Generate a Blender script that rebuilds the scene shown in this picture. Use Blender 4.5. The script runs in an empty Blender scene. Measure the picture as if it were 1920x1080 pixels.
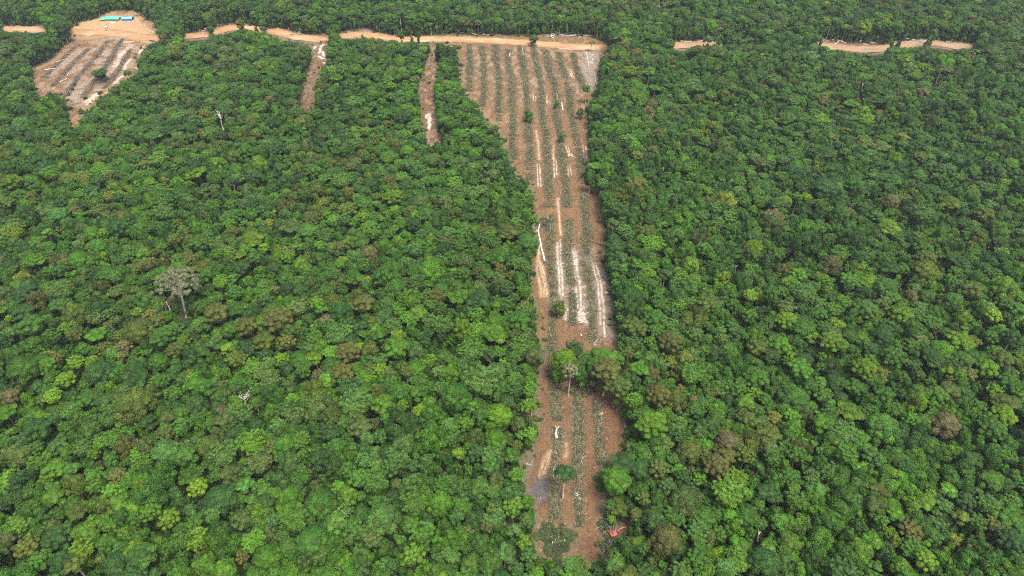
import bpy, bmesh, math, random
import numpy as np
from mathutils import Vector

SEED = 7
rng = np.random.default_rng(SEED)
random.seed(SEED)
C = bpy.context.scene.collection
sc = bpy.context.scene

# ------------------------------------------------------------------ survey
# The site was surveyed from the photograph: map positions (1920 x 1080 sight
# marks) are turned into metres on the ground for a camera 342 m up.
CAM_H, PITCH, FPX = 342.0, math.radians(42.0), 1280.0
cP, sP = math.cos(PITCH), math.sin(PITCH)


def ground_at(u, v, z=0.0):
    """sight mark -> point on the level z (arrays allowed)."""
    u = np.asarray(u, float); v = np.asarray(v, float)
    a = (u - 960.0) / FPX; b = -(v - 540.0) / FPX
    dx = a; dy = cP + b * sP; dz = -sP + b * cP
    t = (z - CAM_H) / dz
    return np.stack([dx * t, dy * t, np.broadcast_to(z, t.shape) * 1.0], -1)


def sight(P):
    """point -> sight mark u, v and depth."""
    P = np.asarray(P, float)
    x, y, z = P[..., 0], P[..., 1], P[..., 2] - CAM_H
    d = y * cP - z * sP
    up = y * sP + z * cP
    return 960 + FPX * x / d, 540 - FPX * up / d, d


def in_poly(u, v, poly):
    poly = np.asarray(poly, float)
    inside = np.zeros(np.shape(u), bool)
    n = len(poly)
    for i in range(n):
        x0, y0 = poly[i]; x1, y1 = poly[(i + 1) % n]
        c = ((y0 > v) != (y1 > v))
        if not c.any():
            continue
        xi = (x1 - x0) * (v - y0) / (y1 - y0 + 1e-12) + x0
        inside ^= c & (u < xi)
    return inside


def seg_dist(P, line):
    """distance of 2-D points to a polyline."""
    line = np.asarray(line, float)[:, :2]
    best = np.full(len(P), 1e9)
    for a, b in zip(line[:-1], line[1:]):
        ab = b - a
        t = np.clip(((P - a) @ ab) / (ab @ ab + 1e-12), 0, 1)
        best = np.minimum(best, np.hypot(*(P - a - t[:, None] * ab).T))
    return best


def vnoise(x, y, seed=0):
    """smooth value noise in 0..1."""
    xi = np.floor(x).astype(np.int64); yi = np.floor(y).astype(np.int64)
    fx = x - xi; fy = y - yi
    fx = fx * fx * (3 - 2 * fx); fy = fy * fy * (3 - 2 * fy)

    def h(i, j):
        n = (i * 374761393 + j * 668265263 + seed * 1274126177) & 0xFFFFFFFF
        n = ((n ^ (n >> 13)) * 1274126177) & 0xFFFFFFFF
        return ((n ^ (n >> 16)) & 0xFFFF) / 65535.0
    return (h(xi, yi) * (1 - fx) + h(xi + 1, yi) * fx) * (1 - fy) + (h(xi, yi + 1) * (1 - fx) + h(xi + 1, yi + 1) * fx) * fy


# visible bare ground, traced along its edges
STRIP = [(806, 66), (860, 65), (930, 67), (1000, 68), (1060, 66), (1110, 68), (1143, 86), (1143, 96), (1127, 105), (1126, 125), (1124, 145), (1118, 164),
         (1108, 183), (1101, 200), (1104, 226), (1104, 250), (1108, 274), (1109, 300), (1108, 309), (1096, 314), (1092, 322), (1098, 340), (1110, 346), (1122, 349),
         (1125, 367), (1130, 399), (1134, 419), (1137, 442), (1131, 459), (1129, 473), (1132, 493), (1138, 508), (1145, 539), (1150, 573),
         (1156, 615), (1160, 631), (1154, 661), (1162, 690), (1168, 735), (1166, 760), (1174, 785), (1176, 835), (1177, 853), (1160, 864), (1141, 869),
         (1125, 884), (1124, 900), (1131, 917), (1136, 938), (1130, 955), (1128, 975), (1142, 982), (1176, 984), (1183, 992), (1172, 1004), (1158, 1014), (1140, 1020), (1136, 1040),
         (1128, 1060), (1110, 1062), (1085, 1056), (1066, 1056), (1030, 1052), (1008, 1040), (999, 1030), (1012, 1010), (1008, 992), (1006, 976), (1000, 957), (998, 942),
         (985, 930), (984, 905), (980, 890), (974, 868), (985, 850), (1001, 842), (1002, 812), (1012, 791), (1004, 770), (1009, 757), (1001, 739), (1006, 722), (1004, 714), (1010, 699),
         (1014, 675), (1021, 655), (1015, 642), (1004, 627), (1003, 596), (1004, 585), (1000, 560), (992, 540), (998, 527), (1003, 516), (1001, 504), (995, 474),
         (998, 453), (999, 430), (1006, 405), (996, 398), (1001, 379), (997, 352), (993, 343), (985, 337), (975, 332), (965, 321), (956, 309), (953, 290),
         (944, 281), (938, 268), (937, 250), (933, 233), (918, 237), (908, 228), (904, 215), (899, 197), (880, 184), (868, 166), (861, 150), (858, 130),
         (857, 101), (858, 88), (845, 84), (826, 82), (818, 80)]
CUT_EAST = [(806, 80), (805, 97), (801, 112), (795, 130), (792, 147), (783, 162), (786, 195), (787, 217), (793, 240), (797, 262), (802, 271), (815, 269), (827, 266),
            (825, 245), (818, 215), (816, 180), (812, 158), (820, 138), (823, 120), (822, 106), (817, 90), (818, 80)]
CUT_WEST = [(584, 82), (585, 105), (582, 120), (577, 138), (570, 157), (562, 185), (561, 196), (571, 211), (588, 206), (591, 165), (600, 131), (613, 120), (615, 107),
            (612, 90), (618, 80)]
ROAD_VIEWS = [[(446, 45), (470, 49), (494, 56), (496, 64), (470, 57), (448, 53)], [(702, 60), (724, 63), (746, 68), (746, 77), (722, 76), (702, 72)], [(1660, 84), (1680, 82), (1682, 91), (1660, 93)],
              [(494, 58), (520, 53), (545, 57), (560, 64), (575, 66), (595, 65), (612, 62), (618, 71), (620, 82), (600, 90), (578, 90), (560, 82), (530, 76), (506, 68)],
              [(630, 66), (655, 59), (694, 53), (704, 60), (700, 69), (690, 74), (670, 73), (640, 73)],
              [(745, 71), (770, 69), (806, 66), (818, 80), (800, 80), (775, 79), (746, 80)],
              [(342, 66), (372, 60), (394, 56), (392, 74), (360, 78), (344, 78)],
              [(396, 54), (425, 46), (448, 44), (450, 55), (415, 64), (398, 66)],
              [(0, 50), (40, 49), (86, 50), (92, 61), (70, 62), (45, 61), (30, 59), (0, 59)],
              [(1243, 79), (1290, 78), (1330, 77), (1385, 77), (1432, 77), (1436, 83), (1390, 83), (1330, 85), (1300, 88), (1283, 95), (1272, 97), (1260, 92)],
              [(1506, 73), (1545, 74), (1590, 81), (1655, 82), (1664, 92), (1652, 105), (1640, 110), (1630, 100), (1600, 98), (1585, 96), (1560, 92), (1542, 86), (1520, 80)],
              [(1676, 82), (1700, 76), (1742, 74), (1747, 80), (1728, 90), (1700, 91), (1680, 90)],
              [(1740, 76), (1790, 79), (1830, 82), (1826, 95), (1795, 93), (1768, 97), (1746, 91)],
              [(1908, 82), (1925, 82), (1925, 88), (1908, 88)]]
CAMP = [(300, 74), (292, 80), (273, 87), (268, 100), (256, 111), (255, 120), (262, 132), (251, 143), (230, 157), (209, 163), (208, 172), (198, 179), (182, 188), (172, 200),
        (164, 208), (154, 215), (150, 226), (152, 238), (140, 240), (122, 236), (114, 233), (127, 227), (131, 213), (129, 198), (122, 189), (115, 182), (103, 175), (90, 179), (76, 183), (66, 179),
        (63, 161), (61, 141), (56, 129), (70, 126), (81, 121), (98, 113), (108, 100), (118, 88), (128, 84), (132, 70), (133, 52), (150, 42), (180, 36), (200, 24),
        (225, 20), (255, 21), (268, 30), (280, 38), (292, 44), (296, 56), (297, 66)]
ROAD_LINE = [(-60, 53), (60, 56), (130, 61), (215, 62), (262, 70), (300, 72), (345, 69), (390, 65), (430, 53), (470, 52), (520, 60), (560, 70), (600, 74), (640, 70), (668, 65), (705, 68), (745, 75), (800, 74), (860, 74), (930, 77),
             (1000, 82), (1070, 88), (1143, 91), (1200, 90), (1262, 86), (1330, 82), (1420, 82), (1510, 82), (1560, 88), (1610, 93), (1650, 92), (1700, 84), (1745, 80), (1790, 87), (1850, 90), (1920, 86), (1990, 82)]
ROADW = ground_at(*np.array(ROAD_LINE, float).T)[:, :2]
ROADW_ = ROADW
VIEWS = [STRIP, CUT_EAST, CUT_WEST, CAMP] + ROAD_VIEWS


def on_bare_ground(u, v):
    m = np.zeros(np.shape(u), bool)
    for p in VIEWS:
        m |= in_poly(u, v, p)
    return m


# ------------------------------------------------------------------ materials
def new_mat(name):
    m = bpy.data.materials.new(name)
    m.use_nodes = True
    nt = m.node_tree
    for n in list(nt.nodes):
        nt.nodes.remove(n)
    return m, nt, nt.nodes, nt.links


def leaf_material():
    m, nt, N, L = new_mat("leaves")
    out = N.new("ShaderNodeOutputMaterial")
    at = N.new("ShaderNodeAttribute"); at.attribute_type = 'INSTANCER'; at.attribute_name = "tint"
    va = N.new("ShaderNodeAttribute"); va.attribute_type = 'GEOMETRY'; va.attribute_name = "var"
    yl = N.new("ShaderNodeAttribute"); yl.attribute_type = 'GEOMETRY'; yl.attribute_name = "hue"
    hs = N.new("ShaderNodeHueSaturation")
    L.new(at.outputs["Color"], hs.inputs["Color"])
    L.new(yl.outputs["Fac"], hs.inputs["Hue"])
    L.new(va.outputs["Fac"], hs.inputs["Value"])
    p = N.new("ShaderNodeBsdfPrincipled")
    p.inputs["Roughness"].default_value = 0.55
    p.inputs["Specular IOR Level"].default_value = 0.2
    L.new(hs.outputs["Color"], p.inputs["Base Color"])
    t = N.new("ShaderNodeBsdfTranslucent")
    g = N.new("ShaderNodeMix"); g.data_type = 'RGBA'; g.blend_type = 'MULTIPLY'
    g.inputs[0].default_value = 1.0
    L.new(hs.outputs["Color"], g.inputs[6]); g.inputs[7].default_value = (1.25, 1.2, 0.6, 1)
    L.new(g.outputs[2], t.inputs["Color"])
    mx = N.new("ShaderNodeMixShader"); mx.inputs[0].default_value = 0.34
    L.new(p.outputs[0], mx.inputs[1]); L.new(t.outputs[0], mx.inputs[2])
    L.new(mx.outputs[0], out.inputs["Surface"])
    return m


def simple(name, col, rough=0.8, col2=None, scale=4.0, spec=0.3, metal=0.0, var=False):
    m, nt, N, L = new_mat(name)
    out = N.new("ShaderNodeOutputMaterial")
    p = N.new("ShaderNodeBsdfPrincipled")
    p.inputs["Roughness"].default_value = rough
    p.inputs["Specular IOR Level"].default_value = spec
    p.inputs["Metallic"].default_value = metal
    tc = N.new("ShaderNodeTexCoord")
    no = N.new("ShaderNodeTexNoise"); no.inputs["Scale"].default_value = scale; no.inputs["Detail"].default_value = 4
    L.new(tc.outputs["Object"], no.inputs["Vector"])
    r = N.new("ShaderNodeMix"); r.data_type = 'RGBA'
    c2 = col2 or tuple(c * 0.62 for c in col)
    r.inputs[6].default_value = (*col, 1); r.inputs[7].default_value = (*c2, 1)
    mr = N.new("ShaderNodeMapRange"); mr.inputs[1].default_value = 0.35; mr.inputs[2].default_value = 0.7
    L.new(no.outputs[0], mr.inputs[0]); L.new(mr.outputs[0], r.inputs[0])
    src = r.outputs[2]
    if var:
        va = N.new("ShaderNodeAttribute"); va.attribute_type = 'GEOMETRY'; va.attribute_name = "var"
        hs = N.new("ShaderNodeHueSaturation")
        L.new(src, hs.inputs["Color"]); L.new(va.outputs["Fac"], hs.inputs["Value"])
        src = hs.outputs["Color"]
    L.new(src, p.inputs["Base Color"])
    L.new(p.outputs[0], out.inputs["Surface"])
    return m


M_LEAF = leaf_material()
M_BARK = simple("pale_bark", (0.42, 0.38, 0.31), 0.9, (0.22, 0.19, 0.15), 1.5)
M_DARKBARK = simple("grey_bark", (0.125, 0.115, 0.08), 0.9, (0.06, 0.06, 0.038), 1.5)
M_WHITEWOOD = simple("bleached_wood", (0.66, 0.62, 0.55), 0.85, (0.42, 0.38, 0.32), 1.2)
M_DARKWOOD = simple("charred_wood", (0.05, 0.037, 0.03), 0.9)
M_STICK = simple("dead_branches", (0.25, 0.195, 0.14), 0.9, (0.12, 0.09, 0.065), 0.6, var=True)
M_DRYBRUSH = simple("dry_brush", (0.098, 0.080, 0.055), 0.9, (0.145, 0.112, 0.078), 0.25, var=True)
M_CUTLEAF = simple("wilted_brush", (0.070, 0.092, 0.034), 0.8, (0.115, 0.100, 0.058), 0.22, var=True)


def soil_material(name, kind):
    m, nt, N, L = new_mat(name)
    out = N.new("ShaderNodeOutputMaterial")
    p = N.new("ShaderNodeBsdfPrincipled"); p.inputs["Roughness"].default_value = 0.95
    p.inputs["Specular IOR Level"].default_value = 0.15
    geo = N.new("ShaderNodeNewGeometry")

    def noise(scale, detail=5, stretch=None, rough=0.6):
        n = N.new("ShaderNodeTexNoise"); n.inputs["Scale"].default_value = scale
        n.inputs["Detail"].default_value = detail; n.inputs["Roughness"].default_value = rough
        if stretch:
            mp = N.new("ShaderNodeMapping"); mp.inputs["Scale"].default_value = stretch
            L.new(geo.outputs["Position"], mp.inputs["Vector"]); L.new(mp.outputs[0], n.inputs["Vector"])
        else:
            L.new(geo.outputs["Position"], n.inputs["Vector"])
        return n.outputs[0]

    def rng_(src, a, b, lo=0.0, hi=1.0):
        r = N.new("ShaderNodeMapRange"); r.inputs[1].default_value = a; r.inputs[2].default_value = b
        r.inputs[3].default_value = lo; r.inputs[4].default_value = hi
        L.new(src, r.inputs[0]); return r.outputs[0]

    def mix(fac, a, b):
        r = N.new("ShaderNodeMix"); r.data_type = 'RGBA'
        L.new(fac, r.inputs[0])
        for s, v in ((6, a), (7, b)):
            if isinstance(v, tuple): r.inputs[s].default_value = (*v, 1)
            else: L.new(v, r.inputs[s])
        return r.outputs[2]

    def math_(op, a, b):
        r = N.new("ShaderNodeMath"); r.operation = op
        for i, v in enumerate((a, b)):
            if isinstance(v, (int, float)): r.inputs[i].default_value = v
            else: L.new(v, r.inputs[i])
        r.use_clamp = True
        return r.outputs[0]

    def attr(n):
        a = N.new("ShaderNodeAttribute"); a.attribute_type = 'GEOMETRY'; a.attribute_name = n
        return a.outputs["Fac"]

    fine = noise(0.9, 6, rough=0.75)
    mid = noise(0.11, 5)
    streak = noise(1.0, 4, (0.9, 0.055, 0.3))
    if kind == 'floor':
        col = mix(rng_(mid, 0.35, 0.65), (0.030, 0.034, 0.016), (0.05, 0.04, 0.025))
        col = mix(rng_(fine, 0.5, 0.75), col, (0.075, 0.06, 0.04))
    else:
        litter = mix(rng_(fine, 0.32, 0.68), (0.060, 0.038, 0.020), (0.140, 0.093, 0.047))
        earth = mix(rng_(fine, 0.3, 0.7), (0.122, 0.063, 0.022), (0.205, 0.116, 0.042))
        col = mix(rng_(math_('ADD', math_('MULTIPLY', mid, 0.48), math_('MULTIPLY', streak, 0.6)), 0.43, 0.66), litter, earth)
        med = noise(0.33, 3, (1.0, .55, 1.0), .7)
        chaff = mix(rng_(fine, 0.3, 0.7), (0.048, 0.035, 0.022), (0.125, 0.092, 0.060))
        col = mix(rng_(med, 0.46, 0.66, 0.0, 0.85), col, chaff)
        col = mix(attr('red'), col, mix(rng_(fine, 0.3, 0.7), (0.050, 0.028, 0.017), (0.136, 0.071, 0.037)))
        tan = mix(rng_(fine, 0.3, 0.7), (0.205, 0.130, 0.064), (0.33, 0.225, 0.120))
        col = mix(attr('tan'), col, tan)
        road = mix(rng_(streak if kind == 'strip' else noise(1.0, 4, (0.055, 0.6, 0.3)), 0.3, 0.7), (0.265, 0.135, 0.058), (0.39, 0.235, 0.120))
        col = mix(attr('road'), col, road)
        grey = mix(rng_(fine, 0.35, 0.65), (0.115, 0.098, 0.078), (0.25, 0.22, 0.18))
        col = mix(attr('grey'), col, grey)
        sandf = math_('MULTIPLY', attr('sand'), rng_(fine, 0.25, 0.5, 0.55, 1.0))
        col = mix(sandf, col, mix(rng_(fine, 0.3, 0.7), (0.36, 0.30, 0.23), (0.50, 0.44, 0.36)))
        col = mix(attr('ash'), col, mix(rng_(fine, 0.3, 0.7), (0.040, 0.038, 0.037), (0.095, 0.090, 0.086)))
        scrub = mix(rng_(fine, 0.35, 0.65), (0.055, 0.06, 0.03), (0.13, 0.11, 0.07))
        col = mix(attr('scrub'), col, scrub)
    L.new(col, p.inputs["Base Color"])
    b = N.new("ShaderNodeBump"); b.inputs["Strength"].default_value = 0.6; b.inputs["Distance"].default_value = 0.5
    L.new(fine, b.inputs["Height"]); L.new(b.outputs[0], p.inputs["Normal"])
    L.new(p.outputs[0], out.inputs["Surface"])
    return m


# ------------------------------------------------------------------ mesh tools
class MB:
    """collects quads and triangles with a brightness value each."""
    def __init__(s):
        s.V = []; s.Q = []; s.T = []; s.n = 0; s.qv = []; s.tv = []; s.qh = []; s.th = []; s.qm = []; s.tm = []

    def add(s, V, Q=None, T=None, var=1.0, hue=0.5, mat=0):
        V = np.asarray(V, float).reshape(-1, 3)
        s.V.append(V)
        for F, lst, lv, lh, lm, k in ((Q, s.Q, s.qv, s.qh, s.qm, 4), (T, s.T, s.tv, s.th, s.tm, 3)):
            if F is not None and len(F):
                F = np.asarray(F, np.int64).reshape(-1, k)
                lst.append(F + s.n)
                lv.append(np.broadcast_to(var, len(F)).astype(float)); lh.append(np.broadcast_to(hue, len(F)).astype(float))
                lm.append(np.full(len(F), mat))
        s.n += len(V)

    def join(s, o, mat=0):
        for V in (np.concatenate(o.V),):
            off = s.n
            s.V.append(V)
            for a, b in ((o.Q, s.Q), (o.T, s.T)):
                b.extend(F + off for F in a)
            s.qv += o.qv; s.tv += o.tv; s.qh += o.qh; s.th += o.th
            s.qm += [np.full(len(x), mat) for x in o.qv]; s.tm += [np.full(len(x), mat) for x in o.tv]
            s.n += len(V)

    def mesh(s, name, mats, smooth=False):
        me = bpy.data.meshes.new(name)
        V = np.concatenate(s.V)
        Q = np.concatenate(s.Q) if s.Q else np.zeros((0, 4), int)
        T = np.concatenate(s.T) if s.T else np.zeros((0, 3), int)
        me.vertices.add(len(V)); me.vertices.foreach_set("co", V.astype(np.float32).ravel())
        loops = np.concatenate([Q.ravel(), T.ravel()]).astype(np.int32)
        me.loops.add(len(loops)); me.loops.foreach_set("vertex_index", loops)
        nq, nt_ = len(Q), len(T)
        start = np.concatenate([np.arange(nq) * 4, nq * 4 + np.arange(nt_) * 3]).astype(np.int32)
        me.polygons.add(nq + nt_); me.polygons.foreach_set("loop_start", start)
        cat = lambda a: np.concatenate(a) if a else np.zeros(0)
        a = me.attributes.new("var", 'FLOAT', 'FACE'); a.data.foreach_set("value", np.concatenate([cat(s.qv), cat(s.tv)]).astype(np.float32))
        a = me.attributes.new("hue", 'FLOAT', 'FACE'); a.data.foreach_set("value", np.concatenate([cat(s.qh), cat(s.th)]).astype(np.float32))
        me.polygons.foreach_set("material_index", np.concatenate([cat(s.qm), cat(s.tm)]).astype(np.int32))
        for m in (mats if isinstance(mats, (list, tuple)) else [mats]):
            me.materials.append(m)
        me.update(calc_edges=True)
        if smooth:
            me.polygons.foreach_set("use_smooth", np.ones(nq + nt_, bool))
        return me


def obj(name, me, parent=None, loc=None):
    if isinstance(me, tuple):
        me = me[0].mesh(name, me[1], *(me[2:]))
    o = bpy.data.objects.new(name, me); C.objects.link(o)
    if parent is not None: o.parent = parent
    if loc is not None: o.location = loc
    return o


def thing(name, label, cat, loc=(0, 0, 0), rz=0.0, group=None):
    o = bpy.data.objects.new(name, None); C.objects.link(o)
    o.location = loc; o.rotation_euler = (0, 0, rz); o.empty_display_size = 0.5
    return tag(o, label, cat, group)


def tag(o, label, cat, group=None):
    o["label"] = label; o["category"] = cat
    if group: o["group"] = group
    return o


def tube(mb, pts, rad, sides=7, var=1.0, mat=0, cap=True):
    pts = np.asarray(pts, float); rad = np.broadcast_to(rad, len(pts))
    n = len(pts)
    tan = np.gradient(pts, axis=0)
    tan /= np.linalg.norm(tan, axis=1)[:, None] + 1e-9
    ref = np.array([0.0, 0, 1]) if abs(tan[0, 2]) < 0.8 else np.array([1.0, 0, 0])
    V = []
    for p, t, r in zip(pts, tan, rad):
        a = np.cross(t, ref); a /= np.linalg.norm(a) + 1e-9; b = np.cross(t, a)
        th = np.arange(sides) * 2 * np.pi / sides
        V.append(p + r * (np.cos(th)[:, None] * a + np.sin(th)[:, None] * b))
    V = np.concatenate(V)
    Q = []
    for i in range(n - 1):
        for k in range(sides):
            Q.append((i * sides + k, i * sides + (k + 1) % sides, (i + 1) * sides + (k + 1) % sides, (i + 1) * sides + k))
    T = []
    if cap:
        V = np.concatenate([V, pts[:1], pts[-1:]])
        for k in range(sides):
            T.append((n * sides, (k + 1) % sides, k)); T.append((n * sides + 1, (n - 1) * sides + k, (n - 1) * sides + (k + 1) % sides))
    mb.add(V, Q, T, var=var, mat=mat)


def box(mb, c, size, rz=0.0, tilt=None, bevel=0.12, mat=0, taper=1.0):
    """box with chamfered edges."""
    bm = bmesh.new()
    bmesh.ops.create_cube(bm, size=1.0)
    bmesh.ops.scale(bm, vec=size, verts=bm.verts)
    if taper != 1.0:
        for v in bm.verts:
            if v.co.z > 0: v.co.x *= taper; v.co.y *= taper
    bmesh.ops.bevel(bm, geom=bm.edges[:], offset=min(bevel, min(size) * 0.3), segments=2, affect='EDGES')
    bmesh.ops.triangulate(bm, faces=bm.faces[:])
    V = np.array([v.co[:] for v in bm.verts])
    T = [[v.index for v in f.verts] for f in bm.faces]
    bm.free()
    if tilt is not None:
        a = tilt; V = np.stack([V[:, 0] * math.cos(a) + V[:, 2] * math.sin(a), V[:, 1], -V[:, 0] * math.sin(a) + V[:, 2] * math.cos(a)], 1)
    V = np.stack([V[:, 0] * math.cos(rz) - V[:, 1] * math.sin(rz), V[:, 0] * math.sin(rz) + V[:, 1] * math.cos(rz), V[:, 2]], 1)
    mb.add(V + np.asarray(c, float), T=T, mat=mat)


_bm = bmesh.new(); bmesh.ops.create_icosphere(_bm, subdivisions=2, radius=1.0)
ICO_V = np.array([v.co[:] for v in _bm.verts]); ICO_T = np.array([[v.index for v in f.verts] for f in _bm.faces]); _bm.free()


def unit(v):
    return v / (np.linalg.norm(v, axis=-1, keepdims=True) + 1e-9)


def cards(mb, P, Nrm, s, var, hue, r, aspect=0.62, droop=0.25, along=None):
    """leaf sprays: bent diamonds at P facing Nrm."""
    n = len(P)
    if n == 0: return
    u = r.normal(size=(n, 3)) if along is None else along
    u = unit(u - (u * Nrm).sum(1)[:, None] * Nrm)
    v = np.cross(Nrm, u)
    s = np.broadcast_to(s, n)[:, None]
    a = P + u * s - Nrm * s * droop; b = P + v * s * aspect; c = P - u * s - Nrm * s * droop; d = P - v * s * aspect
    V = np.stack([a, b, c, d], 1).reshape(-1, 3)
    mb.add(V, np.arange(4 * n).reshape(n, 4), var=var, hue=hue)


def clumps_to_crown(cl, s, r, cover=1.0, jit=0.45, up=0.25, core=0.74, aspect=0.62, vspread=0.30, low=-0.45):
    """cl: rows of centre xyz and radii abc."""
    mb = MB()
    cl = np.asarray(cl, float)
    for i, q in enumerate(cl):
        c, rad = q[:3], q[3:6]
        area = 4 * math.pi * ((rad[0] * rad[1]) ** 1.6 / 3 + (rad[0] * rad[2]) ** 1.6 / 3 + (rad[1] * rad[2]) ** 1.6 / 3) ** (1 / 1.6)
        n = int(cover * area / (1.35 * s * s))
        d = unit(r.normal(size=(n, 3)))
        d = d[d[:, 2] > low]
        P = c + d * rad * r.uniform(0.86, 1.10, (len(d), 1))
        keep = np.ones(len(P), bool)
        for j, o in enumerate(cl):
            if j != i:
                keep &= (((P - o[:3]) / o[3:6]) ** 2).sum(1) > 0.62
        P, d = P[keep], d[keep]
        nn = unit(unit(d / rad) + jit * r.normal(size=P.shape) + np.array([0, 0, up]))
        cv = r.uniform(1 - vspread, 1 + vspread)
        ch = 0.5 + r.normal() * 0.008
        cards(mb, P, nn, s * r.uniform(0.7, 1.35, len(P)), cv * r.uniform(0.68, 1.32, len(P)), ch + r.normal(size=len(P)) * 0.008, r, aspect)
        if core:
            V = ICO_V * (1 + 0.16 * r.normal(size=(len(ICO_V), 1))) * rad * core + c
            mb.add(V, T=ICO_T, var=cv * 0.9, hue=ch)
    return mb


def limbs(mb, base_z, r0, targets, r, bend=0.25, sides=6, fork=None):
    for t in targets:
        a = np.array([0, 0, base_z + r.uniform(-0.12, 0.05) * (t[2] - base_z) - r.uniform(0, 1.5)])
        m = a * 0.5 + t * 0.5 + np.array([0, 0, -bend * abs(t[2] - a[2])]) * 0.4 + r.normal(size=3) * 0.25
        tube(mb, [a, a * 0.75 + m * 0.25, m, t], [r0, r0 * 0.8, r0 * 0.55, r0 * 0.2], sides, cap=False)


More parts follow.
